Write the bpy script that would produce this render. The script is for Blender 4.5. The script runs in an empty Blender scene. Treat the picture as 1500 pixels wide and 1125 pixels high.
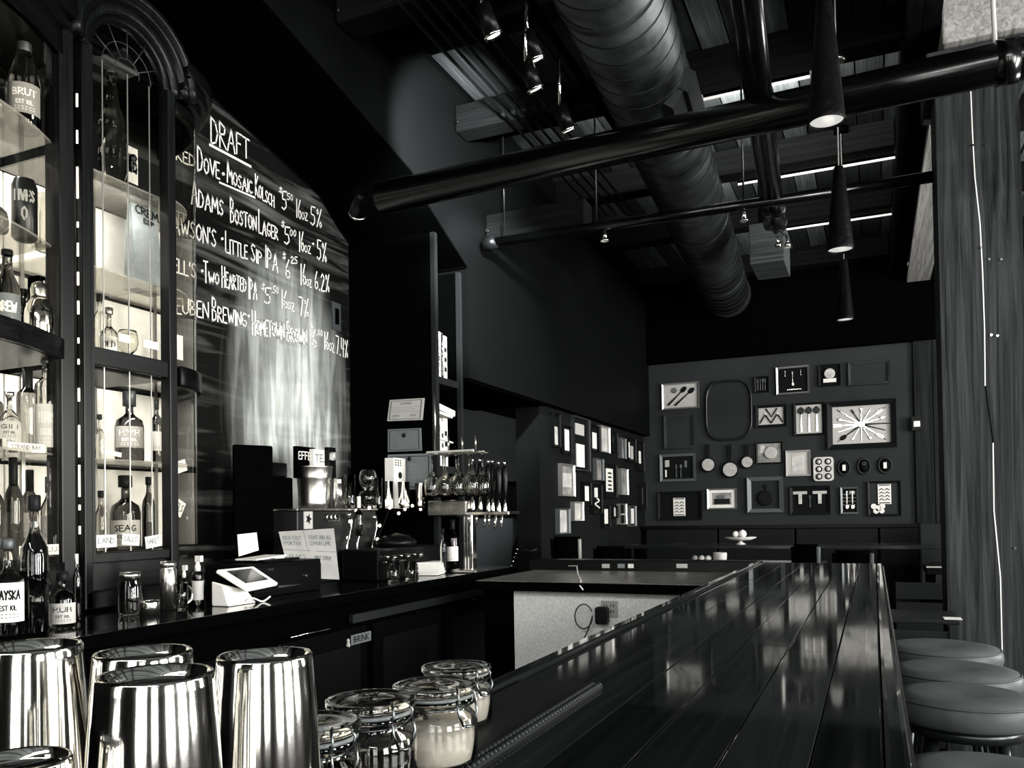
import bpy, bmesh, math, random
from mathutils import Vector, Matrix
random.seed(7)
S = bpy.context.scene
COL = S.collection
PI = math.pi

# ------------------------------------------------------------------ camera, world, light, exposure
F = 1200.0; CX = 750.0; CY = 732.0
EYE = Vector((0, 0, 1.37))
YAW = math.atan(530 / F)
CM = (Matrix.Rotation(YAW, 3, 'Z') @ Matrix.Rotation(math.radians(91.0), 3, 'X') @ Matrix.Rotation(math.radians(-0.9), 3, 'Z'))
cam = bpy.data.cameras.new('camera'); camo = bpy.data.objects.new('camera', cam); COL.objects.link(camo)
camo.matrix_world = Matrix.Translation(EYE) @ CM.to_4x4()
cam.sensor_width = 36; cam.lens = 36 * F / 1500
cam.shift_x = 0; cam.shift_y = (CY - 562.5) / 1500
cam.clip_start = 0.02; cam.clip_end = 60
S.camera = camo
S.view_settings.view_transform = 'Standard'; S.view_settings.look = 'None'
S.view_settings.gamma = 1; S.view_settings.use_curve_mapping = False
S.view_settings.exposure = 0.0
try:
    S.cycles.max_bounces = 10; S.cycles.transparent_max_bounces = 24; S.cycles.transmission_bounces = 8
    S.cycles.caustics_reflective = False; S.cycles.caustics_refractive = True
    S.cycles.sample_clamp_indirect = 4.0
except Exception: pass
world = bpy.data.worlds.new('sky'); S.world = world; world.use_nodes = True
world.node_tree.nodes['Background'].inputs[0].default_value = (0.80, 0.80, 0.76, 1)
world.node_tree.nodes['Background'].inputs[1].default_value = 0.05

def area(name, loc, direction, sx, sy, power, spread=180, col=(1, .985, .95)):
    l = bpy.data.lights.new(name, 'AREA'); l.shape = 'RECTANGLE'; l.size = sx; l.size_y = sy
    l.energy = power; l.color = col; l.spread = math.radians(spread)
    o = bpy.data.objects.new(name, l); COL.objects.link(o); o.location = loc
    o.rotation_euler = Vector(direction).to_track_quat('-Z', 'Y').to_euler()
    return o
# daylight standing in the window openings: (wall, centre, width)
RWIN = [(-1.2, 1.3), (0.9, 1.3), (3.0, 1.3), (7.0, 1.3)]
FWIN = [(-2.2, 1.3), (1.0, 1.3), (3.1, 1.3)]
RP = [280, 400, 460, 420]; FP = [80, 90, 90]
for (y, w), p in zip(RWIN, RP): area('window_daylight', (4.62, y, 2.1), (-1, 0, 0), w, 2.2, p)
for (x, w), p in zip(FWIN, FP): area('window_daylight', (x, -3.12, 2.1), (0, 1, 0), w, 2.2, p)
area('front_clerestory_daylight', (.8, -3.12, 3.87), (0, 1, 0), 6.4, .22, 280)
area('clerestory_daylight', (4.62, 5.0, 3.75), (-1, 0, .12), 2.6, .5, 200)

def ray(px, py):
    return CM @ Vector(((px - CX) / F, -(py - CY) / F, -1))
def at(px, py, d): return EYE + ray(px, py) * d
def onX(px, py, X): r = ray(px, py); return EYE + r * (X / r.x)
def onY(px, py, Y): r = ray(px, py); return EYE + r * (Y / r.y)
def onZ(px, py, Z): r = ray(px, py); return EYE + r * ((Z - EYE.z) / r.z)
FWD = CM @ Vector((0, 0, -1))
def dep(p): return (Vector(p) - EYE).dot(FWD)

# ------------------------------------------------------------------ materials
MATS = {}
def cool(v): return (v * .89, v * 1.0, v * 1.02, 1)
def warm(v): return (v * 1.0, v * .985, v * .93, 1)
def inp(n, k, v):
    if k in n.inputs: n.inputs[k].default_value = v
def mat(name, v, rough=.5, metal=0, tint=None, spec=.5, noise=None, bump=0, coat=0, emit=0, stretch=(1, 1, 1), grain=None, rvar=0):
    """noise = (scale, amount): value variation; grain = 'x','y','z' wood grain axis"""
    if name in MATS: return MATS[name]
    m = bpy.data.materials.new(name); m.use_nodes = True; nt = m.node_tree; b = nt.nodes['Principled BSDF']
    if spec == .5 and not metal and not coat: spec = .02 if v < .004 else .06 if v < .1 else .5
    tint = tint or (cool if v < .2 else warm)
    c = tint(v) if callable(tint) else tint
    b.inputs['Base Color'].default_value = c
    inp(b, 'Roughness', rough); inp(b, 'Metallic', metal); inp(b, 'Specular IOR Level', spec); inp(b, 'Coat Weight', coat); inp(b, 'Coat Roughness', .04)
    if emit:
        inp(b, 'Emission Color', c); inp(b, 'Emission Strength', emit)
    if noise or bump or grain:
        tc = nt.nodes.new('ShaderNodeTexCoord'); mp = nt.nodes.new('ShaderNodeMapping')
        nt.links.new(tc.outputs['Object'], mp.inputs[0])
        sc = list(stretch)
        if grain: sc = [9, 9, 9]; sc['xyz'.index(grain)] = .3
        mp.inputs['Scale'].default_value = sc
        n = nt.nodes.new('ShaderNodeTexNoise'); n.inputs['Scale'].default_value = (noise[0] if noise else 4)
        n.inputs['Detail'].default_value = 6; n.inputs['Roughness'].default_value = .62
        if grain: n.inputs['Distortion'].default_value = .9
        nt.links.new(mp.outputs[0], n.inputs['Vector'])
        amt = noise[1] if noise else .3
        cr = nt.nodes.new('ShaderNodeMapRange'); cr.inputs['From Min'].default_value = .3; cr.inputs['From Max'].default_value = .7
        cr.inputs['To Min'].default_value = 1 - amt; cr.inputs['To Max'].default_value = 1 + amt
        nt.links.new(n.outputs['Fac'], cr.inputs['Value'])
        mx = nt.nodes.new('ShaderNodeVectorMath'); mx.operation = 'SCALE'; mx.inputs[0].default_value = c[:3]
        nt.links.new(cr.outputs[0], mx.inputs['Scale']); nt.links.new(mx.outputs[0], b.inputs['Base Color'])
        if rvar:
            rr = nt.nodes.new('ShaderNodeMapRange'); rr.inputs['From Min'].default_value = .3; rr.inputs['From Max'].default_value = .7
            rr.inputs['To Min'].default_value = max(.02, rough - rvar); rr.inputs['To Max'].default_value = rough + rvar
            nt.links.new(n.outputs['Fac'], rr.inputs['Value']); nt.links.new(rr.outputs[0], b.inputs['Roughness'])
        if bump:
            bp = nt.nodes.new('ShaderNodeBump'); bp.inputs['Strength'].default_value = bump; bp.inputs['Distance'].default_value = .01
            nt.links.new(n.outputs['Fac'], bp.inputs['Height']); nt.links.new(bp.outputs[0], b.inputs['Normal'])
    MATS[name] = m; return m
def glass(name, v=.95, rough=.0, ior=1.45):
    if name in MATS: return MATS[name]
    m = bpy.data.materials.new(name); m.use_nodes = True; b = m.node_tree.nodes['Principled BSDF']
    b.inputs['Base Color'].default_value = warm(v); inp(b, 'Transmission Weight', 1); inp(b, 'Roughness', rough); inp(b, 'IOR', ior)
    MATS[name] = m; return m
def pane(name, v=.93, gloss=1.0, milk=0.0):
    """thin sheet glass: clear, with a fresnel reflection and an optional milky diffuse share"""
    if name in MATS: return MATS[name]
    m = bpy.data.materials.new(name); m.use_nodes = True; nt = m.node_tree; nt.nodes.clear()
    out = nt.nodes.new('ShaderNodeOutputMaterial'); t = nt.nodes.new('ShaderNodeBsdfTransparent'); t.inputs[0].default_value = warm(v)
    g = nt.nodes.new('ShaderNodeBsdfGlossy'); g.inputs['Roughness'].default_value = .02; g.inputs[0].default_value = (gloss, gloss, gloss, 1)
    fr = nt.nodes.new('ShaderNodeFresnel'); ge = nt.nodes.new('ShaderNodeNewGeometry'); mr = nt.nodes.new('ShaderNodeMapRange'); mr.inputs['To Min'].default_value = 1.5; mr.inputs['To Max'].default_value = .6667; nt.links.new(ge.outputs['Backfacing'], mr.inputs['Value']); nt.links.new(mr.outputs[0], fr.inputs[0])
    mx = nt.nodes.new('ShaderNodeMixShader'); nt.links.new(fr.outputs[0], mx.inputs[0]); nt.links.new(t.outputs[0], mx.inputs[1]); nt.links.new(g.outputs[0], mx.inputs[2])
    last = mx
    if milk:
        df = nt.nodes.new('ShaderNodeBsdfDiffuse'); df.inputs[0].default_value = warm(.7)
        m2 = nt.nodes.new('ShaderNodeMixShader'); m2.inputs[0].default_value = milk
        nt.links.new(mx.outputs[0], m2.inputs[1]); nt.links.new(df.outputs[0], m2.inputs[2]); last = m2
    nt.links.new(last.outputs[0], out.inputs[0]); MATS[name] = m; return m

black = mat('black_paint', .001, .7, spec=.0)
blacksat = mat('black_satin', .002, .3, spec=.12)
wallblk = mat('dark_wall_paint', .0018, .7, noise=(3, .15))
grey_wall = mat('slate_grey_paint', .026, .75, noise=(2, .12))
bulk_m = mat('bulkhead_grey_paint', .0035, .55, noise=(60, .08))
chrome = mat('polished_steel', .82, .09, 1, warm)
steel = mat('brushed_steel', .55, .25, 1, warm, noise=(5, .15), stretch=(1, 1, .1))
darkmetal = mat('dark_metal', .03, .3, .8, cool)
brass = mat('worn_brass_trim', .5, .22, 1, warm)
paper = mat('white_paper', .75, .8, noise=(8, .06))
paper2 = mat('aged_paper', .42, .8, noise=(10, .1))
ink = mat('black_ink', .012, .7)
greyink = mat('grey_ink', .12, .7)
chalkm = mat('white_chalk', .82, .95, noise=(70, .12))
clear = glass('clear_glass')
darkglass = glass('dark_bottle_glass', .10)
smoke = glass('smoky_glass', .5)
thin = pane('cabinet_pane', .94)
shelfm = pane('shelf_glass', .9, 1.0, .22)
dkwood = mat('dark_stained_wood', .011, .28, grain='z', noise=(6, .5), coat=.3)
cabwood = mat('cabinet_walnut', .0042, .3, grain='z', noise=(5, .8), coat=0, spec=.14)
cabwoodh = mat('cabinet_walnut_rail', .0042, .3, grain='y', noise=(5, .8), coat=0, spec=.14)

# ------------------------------------------------------------------ mesh builder
ORG = {}
class B:
    def __init__(s): s.v = []; s.f = []; s.sm = set()
    def quad(s, a, b, c, d):
        n = len(s.v); s.v += [Vector(a), Vector(b), Vector(c), Vector(d)]; s.f.append((n, n+1, n+2, n+3)); return s
    def poly(s, pts):
        n = len(s.v); s.v += [Vector(p) for p in pts]; s.f.append(tuple(range(n, n+len(pts)))); return s
    def hexa(s, p):
        n = len(s.v); s.v += [Vector(q) for q in p]
        for f in ((0,1,2,3),(4,7,6,5),(0,4,5,1),(1,5,6,2),(2,6,7,3),(3,7,4,0)): s.f.append(tuple(n+i for i in f))
        return s
    def box(s, x0, x1, y0, y1, z0, z1):
        return s.hexa([(x0,y0,z0),(x1,y0,z0),(x1,y1,z0),(x0,y1,z0),(x0,y0,z1),(x1,y0,z1),(x1,y1,z1),(x0,y1,z1)])
    def obox(s, c, ax, ay, az, hx, hy, hz):
        c = Vector(c); ax = Vector(ax)*hx; ay = Vector(ay)*hy; az = Vector(az)*hz
        return s.hexa([c-ax-ay-az, c+ax-ay-az, c+ax+ay-az, c-ax+ay-az, c-ax-ay+az, c+ax-ay+az, c+ax+ay+az, c-ax+ay+az])
    def pbox(s, P, u0, u1, z0, z1, n0, n1):
        return s.hexa([P(u0,z0,n0),P(u1,z0,n0),P(u1,z0,n1),P(u0,z0,n1),P(u0,z1,n0),P(u1,z1,n0),P(u1,z1,n1),P(u0,z1,n1)])
    def pprism(s, P, pts, n0, n1):
        n = len(s.v); k = len(pts)
        s.v += [P(u, z, n0) for u, z in pts] + [P(u, z, n1) for u, z in pts]
        s.f.append(tuple(range(n+k-1, n-1, -1))); s.f.append(tuple(range(n+k, n+2*k)))
        for i in range(k): j = (i+1) % k; s.f.append((n+i, n+j, n+k+j, n+k+i))
        return s
    def rings(s, rings, close=True, cap=True, smooth=True):
        n = len(s.v); k = len(rings[0])
        for r in rings: s.v += [Vector(p) for p in r]
        for i in range(len(rings)-1):
            for j in range(k if close else k-1):
                jj = (j+1) % k
                if smooth: s.sm.add(len(s.f))
                s.f.append((n+i*k+j, n+i*k+jj, n+(i+1)*k+jj, n+(i+1)*k+j))
        if cap and close:
            s.f.append(tuple(range(n+k-1, n-1, -1))); s.f.append(tuple(range(n+(len(rings)-1)*k, n+len(rings)*k)))
        return s
    def lathe(s, prof, o=(0,0,0), n=20, axis=None, cap=True):
        o = Vector(o)
        if axis is None: A, U, V = Vector((0,0,1)), Vector((1,0,0)), Vector((0,1,0))
        else:
            A = Vector(axis).normalized(); U = A.orthogonal().normalized(); V = A.cross(U)
        return s.rings([[o + A*z + (U*math.cos(t*2*PI/n) + V*math.sin(t*2*PI/n))*max(r, 1e-4) for t in range(n)] for r, z in prof], cap=cap)
    def cyl(s, p0, p1, r0, r1=None, n=12):
        p0 = Vector(p0); d = Vector(p1)-p0; r1 = r0 if r1 is None else r1
        return s.lathe([(r0, 0), (r1, d.length)], p0, n, d)
    def tube(s, pts, r, n=8, close=False):
        pts = [Vector(p) for p in pts]; R = []; m = len(pts); up = None
        for i, p in enumerate(pts):
            a = pts[i-1] if (i or close) else p; b = pts[(i+1) % m] if (i < m-1 or close) else p
            t = (b-a).normalized()
            if up is None: up = t.orthogonal().normalized()
            U = (up - t*up.dot(t)).normalized(); V = t.cross(U); up = U
            rr = r[i] if isinstance(r, (list, tuple)) else r
            R.append([p + (U*math.cos(k*2*PI/n) + V*math.sin(k*2*PI/n))*rr for k in range(n)])
        if close: R.append(R[0])
        return s.rings(R, cap=not close)
    def build(s, name, m, parent=None, label=None, local=False, smooth=None, bevel=0, recalc=True):
        o0 = Vector((0,0,0)) if local or parent is None else ORG.get(parent.name, Vector((0,0,0)))
        me = bpy.data.meshes.new(name); me.from_pydata([v - o0 for v in s.v], [], s.f)
        bm = bmesh.new(); bm.from_mesh(me)
        if recalc: bmesh.ops.recalc_face_normals(bm, faces=bm.faces)
        bm.to_mesh(me); bm.free()
        for i in (range(len(s.f)) if smooth else s.sm): me.polygons[i].use_smooth = True
        me.materials.append(m)
        o = bpy.data.objects.new(name, me); COL.objects.link(o)
        if parent is not None:
            o.parent = parent; ORG[o.name] = o0
        if label: o['label'] = label
        if bevel:
            md = o.modifiers.new('edge', 'BEVEL'); md.width = bevel; md.segments = 2; md.limit_method = 'ANGLE'
        return o
def thing(name, label, cat, loc=(0,0,0), group=None, rz=0):
    o = bpy.data.objects.new(name, None); o.empty_display_size = .05; COL.objects.link(o); o.location = loc; o.rotation_euler = (0, 0, rz)
    o['label'] = label; o['category'] = cat
    if group: o['group'] = group
    ORG[o.name] = Vector(loc); return o
def struct(o): o['kind'] = 'structure'; return o
def dup(root, loc, label=None, rz=None, scale=None):
    r = root.copy(); COL.objects.link(r); r.location = loc
    if rz is not None: r.rotation_euler = (0, 0, rz)
    if scale is not None: r.scale = scale
    if label: r['label'] = label
    for ch in list(root.children):
        c = ch.copy(); COL.objects.link(c); c.parent = r
        for g in list(ch.children):
            d = g.copy(); COL.objects.link(d); d.parent = c
    return r
def hide_origin(o): pass

# ------------------------------------------------------------------ hand-lettering strokes
FONT = {
'A': (.62, [[(0,0),(.31,1),(.6,0)],[(.1,.38),(.5,.38)]]), 'B': (.5, [[(0,0),(0,1),(.38,.85),(.35,.6),(0,.52),(.42,.36),(.42,.1),(0,0)]]),
'C': (.5, [[(.46,.88),(.25,1),(.02,.7),(.02,.28),(.22,0),(.48,.12)]]), 'D': (.56, [[(0,0),(0,1),(.35,.85),(.52,.5),(.38,.12),(0,0)]]),
'E': (.42, [[(.4,1),(0,1),(0,0),(.42,0)],[(0,.52),(.33,.52)]]), 'F': (.42, [[(.44,1),(0,1),(0,0)],[(0,.52),(.33,.52)]]),
'G': (.56, [[(.48,.86),(.26,1),(.02,.68),(.02,.28),(.24,0),(.5,.14),(.5,.42),(.28,.42)]]), 'H': (.52, [[(0,0),(0,1)],[(.5,0),(.5,1)],[(0,.5),(.5,.5)]]),
'I': (.08, [[(.04,0),(.04,1)]]), 'K': (.5, [[(0,0),(0,1)],[(.46,.98),(.02,.45),(.5,0)]]), 'L': (.42, [[(0,1),(0,0),(.42,0)]]),
'M': (.7, [[(0,0),(.08,1),(.34,.3),(.6,1),(.7,0)]]), 'N': (.54, [[(0,0),(0,1),(.52,0),(.52,1)]]),
'O': (.56, [[(.28,1),(.06,.8),(.02,.35),(.24,0),(.5,.25),(.52,.72),(.28,1)]]), 'P': (.48, [[(0,0),(0,1),(.42,.84),(.38,.56),(0,.46)]]),
'R': (.5, [[(0,0),(0,1),(.42,.84),(.38,.58),(0,.5),(.5,0)]]), 'S': (.46, [[(.44,.88),(.22,1),(.03,.78),(.22,.52),(.44,.26),(.24,0),(0,.14)]]),
'T': (.54, [[(0,1),(.54,1)],[(.27,1),(.27,0)]]), 'U': (.52, [[(0,1),(.02,.2),(.25,0),(.5,.2),(.52,1)]]), 'V': (.54, [[(0,1),(.27,0),(.54,1)]]),
'W': (.76, [[(0,1),(.18,0),(.38,.7),(.56,0),(.76,1)]]), 'Y': (.5, [[(0,1),(.25,.5),(.5,1)],[(.25,.5),(.22,0)]]), 'Z': (.48, [[(0,1),(.46,1),(0,0),(.48,0)]]),
'J': (.4, [[(.38,1),(.38,.15),(.18,0),(0,.15)]]), 'X': (.5, [[(0,0),(.5,1)],[(0,1),(.5,0)]]),
"'": (.1, [[(.06,1.02),(.02,.78)]]), '.': (.1, [[(.03,.0),(.06,.05)]]), '*': (.14, [[(.04,.42),(.09,.46)]]), ' ': (.25, []), '-': (.3, [[(0,.5),(.3,.5)]]),
'$': (.44, [[(.42,.8),(.2,.9),(.03,.72),(.22,.5),(.42,.28),(.2,.08),(0,.2)],[(.22,1.05),(.22,-.05)]]),
'%': (.5, [[(.1,.95),(.02,.8),(.12,.68),(.2,.82),(.1,.95)],[(.48,1),(.05,0)],[(.4,.32),(.3,.16),(.4,.02),(.5,.16),(.4,.32)]]),
'0': (.4, [[(.2,1),(.02,.6),(.06,.15),(.22,0),(.38,.4),(.34,.85),(.2,1)]]), '1': (.14, [[(.08,1),(.06,0)]]), '2': (.44, [[(.02,.8),(.2,1),(.4,.76),(0,0),(.46,.04)]]),
'4': (.46, [[(.05,1),(.02,.45),(.46,.45)],[(.36,1),(.34,0)]]), '5': (.44, [[(.46,1),(.08,1),(.05,.58),(.36,.55),(.42,.2),(.2,0),(0,.1)]]),
'6': (.44, [[(.3,1),(.04,.5),(.06,.1),(.28,0),(.42,.22),(.3,.45),(.05,.35)]]), '7': (.46, [[(0,1),(.46,1),(.18,0)]]), '3': (.42, [[(.02,.9),(.25,1),(.38,.8),(.15,.55),(.4,.3),(.25,0),(0,.1)]]),
}
def strokes(text, gap=.14, jit=.0):
    """returns width and a list of polylines in em units"""
    x = 0; out = []
    for i, ch in enumerate(text):
        w, st = FONT.get(ch, (.3, []))
        dy = random.uniform(-jit, jit)
        for pl in st: out.append([(x+a+random.uniform(-jit,jit)*.4, b+dy+random.uniform(-jit,jit)*.4) for a, b in pl])
        x += w + gap
    return x - gap, out
def ribbon(b, pts2, w, fn):
    """thin ribbon along a 2D polyline, mapped with fn(u, v) -> world"""
    for (a, c) in zip(pts2[:-1], pts2[1:]):
        dx, dy = c[0]-a[0], c[1]-a[1]; L = math.hypot(dx, dy) or 1e-6
        ex, ey = dx/L*w*.4, dy/L*w*.4; nx, ny = -dy/L*w/2, dx/L*w/2
        b.quad(fn(a[0]-ex+nx, a[1]-ey+ny), fn(a[0]-ex-nx, a[1]-ey-ny), fn(c[0]+ex-nx, c[1]+ey-ny), fn(c[0]+ex+nx, c[1]+ey+ny))
def write(b, text, u0, v0, u1, v1, h0, w, fn, h1=None, jit=.03, big=1.0):
    W, st = strokes(text, jit=jit); h1 = h1 or h0
    for pl in st:
        q = []
        for a, c in pl:
            t = a / max(W, .01); hh = h0 + (h1-h0)*t
            if big > 1 and a < .55: hh *= big
            q.append((u0 + (u1-u0)*t, v0 + (v1-v0)*t + c*hh))
        ribbon(b, q, w, fn)
# ================================================================== STRUCTURE
struct(B().box(-5.2, 4.6, -3.2, 10.1, -.06, 0).build('floor', mat('floor_planks', .01, .45, grain='y', noise=(4, .4))))
struct(B().box(-3.35, -3.2, -3.2, 4.59, 0, 4.5).build('wall_left', wallblk))
# arched niche cut in the bulkhead over the back bar
arch = [(-2.0, 2.3), (-2.0, 3.06), (-1.5, 3.30), (-1.3, 3.44), (-.2, 3.73), (1.5, 3.84), (2.97, 3.73), (4.26, 3.44), (4.45, 3.30), (4.97, 3.06), (4.97, 2.3)]
def PX(X): return lambda u, z, n: Vector((X + n, u, z))
def PY(Y): return lambda u, z, n: Vector((u, Y - n, z))
b = B()
top = 4.5
P = PX(-2.5)
b.pbox(P, -3.1, -2.0, 0, top, -.70, 0)
for (a, c) in zip(arch[1:-2], arch[2:-1]):
    b.pprism(P, [(a[0], a[1]), (c[0], c[1]), (c[0], top), (a[0], top)], -.70, 0)
b.pbox(P, 4.97, 9.9, 2.3, top, -.70, 0)
struct(b.build('trim_1', bulk_m))
b = B()
for (a, c) in zip(arch[1:-2], arch[2:-1]): b.pprism(PX(-2.505), [(a[0], a[1]-.006), (c[0], c[1]-.006), (c[0], c[1]-.0005), (a[0], a[1]-.0005)], -.69, 0)  # thin black boards added so the arch soffit reads as shaded
b.box(-3.19, -2.505, 4.955, 4.969, 3.05, 3.06) ; struct(b.build('trim_5', black))
b = B()   # dark return of the bulkhead's underside past the niche
b.box(-3.2, -2.52, 4.98, 6.44, 2.28, 2.3); struct(b.build('trim_2', black))
struct(B().box(-2.80, -2.58, 6.44, 9.9, 0, 2.298).build('wall_gallery', mat('gallery_side_paint', .007, .75, noise=(3, .2))))
struct(B().box(-5.2, -2.8, 7.6, 7.7, 0, 4.5).build('wall_passage', mat('passage_wall', .01, .8)))
struct(B().box(-5.3, -5.2, 4.9, 7.7, 0, 4.5).build('wall_passage_side', wallblk))
struct(B().box(-5.2, -3.35, 4.9, 5.0, 0, 4.5).build('wall_passage_near', wallblk))
struct(B().box(-3.35, 4.6, 9.9, 10.1, 0, 4.5).build('wall_back', black))
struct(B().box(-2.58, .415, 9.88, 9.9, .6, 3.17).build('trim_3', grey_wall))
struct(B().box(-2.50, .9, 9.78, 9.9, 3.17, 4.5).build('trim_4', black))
area('passage_fill_light', (-3.9, 6.2, 2.9), (0, .5, -1), .5, .3, 9)  # unseen area light added to brighten the passage
# right and front walls with window openings, mullions and sills
b = B(); ys = [-3.2]
for y, w in RWIN: ys += [y-w/2, y+w/2]
ys.append(10.1)
for i in range(0, len(ys), 2): b.box(4.5, 4.6, ys[i], ys[i+1], 0, 3.4)
for y, w in RWIN: b.box(4.5, 4.6, y-w/2, y+w/2, 0, 1.0); b.box(4.5, 4.6, y-w/2, y+w/2, 3.2, 3.4)
b.box(4.5, 4.6, -3.2, 3.7, 3.4, 4.5); b.box(4.5, 4.6, 6.3, 10.1, 3.4, 4.5); b.box(4.5, 4.6, 3.7, 6.3, 4.1, 4.5); b.box(4.5, 4.6, 3.7, 6.3, 3.4, 3.5)
struct(b.build('wall_right', wallblk))
k = 1
for y, w in RWIN:
    f = B(); 
    for yy, ww in ((y-w/2, .04), (y-.012, .024), (y+w/2-.04, .04)): f.box(4.52, 4.57, yy, yy+ww, 1.0, 3.2)
    for zz in (1.0, 2.5, 3.15): f.box(4.525, 4.565, y-w/2, y+w/2, zz, zz+.05)
    struct(f.build('window_%d' % k, black)); k += 1
b = B(); xs = [-3.35]
for x, w in FWIN: xs += [x-w/2, x+w/2]
xs.append(4.6)
for i in range(0, len(xs), 2): b.box(xs[i], xs[i+1], -3.1, -3.0, 0, 3.4)
for x, w in FWIN: b.box(x-w/2, x+w/2, -3.1, -3.0, 0, 1.0); b.box(x-w/2, x+w/2, -3.1, -3.0, 3.2, 3.4)
b.box(-3.35, 4.6, -3.1, -3.0, 3.4, 3.76); b.box(-3.35, 4.6, -3.1, -3.0, 3.98, 4.5); b.box(-3.35, -2.4, -3.1, -3.0, 3.76, 3.98); b.box(4.0, 4.6, -3.1, -3.0, 3.76, 3.98)
struct(b.build('wall_front', wallblk))
for x, w in FWIN:
    f = B()
    for xx, ww in ((x-w/2, .04), (x-.012, .024), (x+w/2-.04, .04)): f.box(xx, xx+ww, -3.07, -3.02, 1.0, 3.2)
    for zz in (1.0, 2.5, 3.15): f.box(x-w/2, x+w/2, -3.065, -3.025, zz, zz+.05)
    struct(f.build('window_%d' % k, black)); k += 1
# ceiling: deck planks over timber joists
ceil = struct(B().box(-5.2, 4.6, -3.2, 10.1, 4.50, 4.6).build('ceiling', black))
dm = [mat('deck_plank_%s' % n, v, .8, grain='y', noise=(5, .5), bump=.2) for n, v in (('dark', .018), ('mid', .045), ('pale', .08))]
x = -3.2; me_cache = {}
while x < 4.5:
    o = B().box(x, x+.165, -3.0, 10.0, 4.28 - random.choice((0, .004, .008)), 4.31).build('plank', random.choice(dm)); o.parent = ceil
    x += .175
jm = mat('joist_timber', .0045, .8, grain='x', noise=(5, .6), bump=.3)
JY = [1.4, 2.75, 4.1, 5.25, 6.78, 8.1, 9.65]
for i, y in enumerate(JY):
    t = thing('ceiling_joist', 'dark timber joist crossing under the ceiling deck, %s' % ['overhead near the bar front', 'second from the camera', 'just before the wide black pipe', 'just beyond the wide black pipe', 'between the middle and far pendant lamps', 'over the long back table', 'closest to the picture wall'][i], 'joist', (0, y, 4.07), 'timber joists under the ceiling')
    B().box(-2.5, .2, y-.09, y+.09, 4.07, 4.27).build('timber', jm, t, bevel=.008)
    B().box(.37, 4.5, y-.09, y+.09, 4.07, 4.27).build('timber', jm, t, bevel=.008)
mb = mat('main_beam_timber', .003, .8, grain='y', noise=(5, .5)); lit = mat('lit_rough_timber', .24, .85, grain='y', noise=(4, .55), bump=.4)  # second timber: brightness of its lit faces is put into the colour
t = thing('main_beam', 'long dark timber beam running down the room beside the post top', 'beam', (.28, 4, 3.9))
B().box(.205, .285, .6, 9.78, 3.88, 4.27).build('ply', mb, t); 
B().box(.29, .37, .6, 9.78, 3.88, 4.27).build('ply', mb, t)
t = thing('side_beam', 'rough timber beam coloured as if lit, between the dark beam and the post', 'beam', (.45, 7, 3.8))
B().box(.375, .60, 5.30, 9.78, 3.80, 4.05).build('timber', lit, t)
# corbel blocks over the post
t = thing('post_capital', 'stepped timber capital of the big post at the upper right', 'post capital', (.52, 5.08, 3.6))
cm = mat('capital_timber', .03, .8, grain='x', noise=(5, .5), bump=.3)
B().box(.30, .78, 4.80, 5.34, 3.60, 3.76).build('block', cm, t, bevel=.01)
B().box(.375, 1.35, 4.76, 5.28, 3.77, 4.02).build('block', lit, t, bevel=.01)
t = thing('timber_block', 'squared timber block hanging by the round duct, lit on its face', 'timber block', at(1120, 372, 6.6))
p0 = at(1098, 388, 6.6); p1 = at(1146, 328, 6.6)
B().box(p0.x+.05, p0.x+.09, p0.y+.2, p0.y+.24, p1.z, 4.28).build('hanger_strap', black, t); B().box(p1.x-.05, p1.x-.01, p0.y+.2, p0.y+.24, p1.z, 4.28).build('hanger_strap', black, t)
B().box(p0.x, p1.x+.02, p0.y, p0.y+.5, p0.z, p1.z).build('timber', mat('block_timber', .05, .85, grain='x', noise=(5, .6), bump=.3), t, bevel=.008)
# the big post: two plies with a ragged lit crack, several shakes
pm = mat('post_timber', .024, .7, grain='z', noise=(3.6, .85), bump=.35, stretch=(1, 1, 1))
t = thing('timber_post', 'large two-ply timber post standing behind the round stools at the right', 'post', (.52, 5, 0))
def ply(x0, x1, zig0, zig1, y0=4.9, y1=5.26):
    Z = [0, .5, 1.0, 1.35, 1.7, 2.0, 2.3, 2.6, 2.85, 3.1, 3.35, 3.6]; rr = []
    for i, z in enumerate(Z):
        a = x0 + (zig[i] if zig0 else 0); c = x1 + (zig[i] if zig1 else 0)
        rr.append([(a, y0, z), (c, y0, z), (c, y1, z), (a, y1, z)])
    return B().rings(rr, smooth=False)
zig = [random.uniform(-.012, .012) - .035 + .026*(3.6-z) for z in [0, .5, 1.0, 1.35, 1.7, 2.0, 2.3, 2.6, 2.85, 3.1, 3.35, 3.6]]
ply(.345, .545, False, True).build('ply', pm, t)
ply(.550, .73, True, False).build('ply', pm, t)
for i in range(11):      # light through the crack between the plies, painted as a pale strip
    Z = [0, .5, 1.0, 1.35, 1.7, 2.0, 2.3, 2.6, 2.85, 3.1, 3.35, 3.6]
    if i in (4,): continue
    b = B(); b.hexa([(.545+zig[i], 4.899, Z[i]), (.550+zig[i], 4.899, Z[i]), (.550+zig[i], 4.93, Z[i]), (.545+zig[i], 4.93, Z[i]),
        (.545+zig[i+1], 4.899, Z[i+1]), (.550+zig[i+1], 4.899, Z[i+1]), (.550+zig[i+1], 4.93, Z[i+1]), (.545+zig[i+1], 4.93, Z[i+1])])
    b.build('split', mat('split_light', .8, .8), t, label='ragged split down the post, light through it painted pale')
b = B()
for (px, py) in ((1425, 213), (1444, 213), (1437, 363), (1449, 380), (1467, 380), (1452, 491), (1461, 492), (1487, 803)):
    c = onY(px, py, 4.898); b.cyl(c, c + Vector((0, -.006, 0)), .006, n=8)
b.build('bolt_head', chrome, t)
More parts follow.
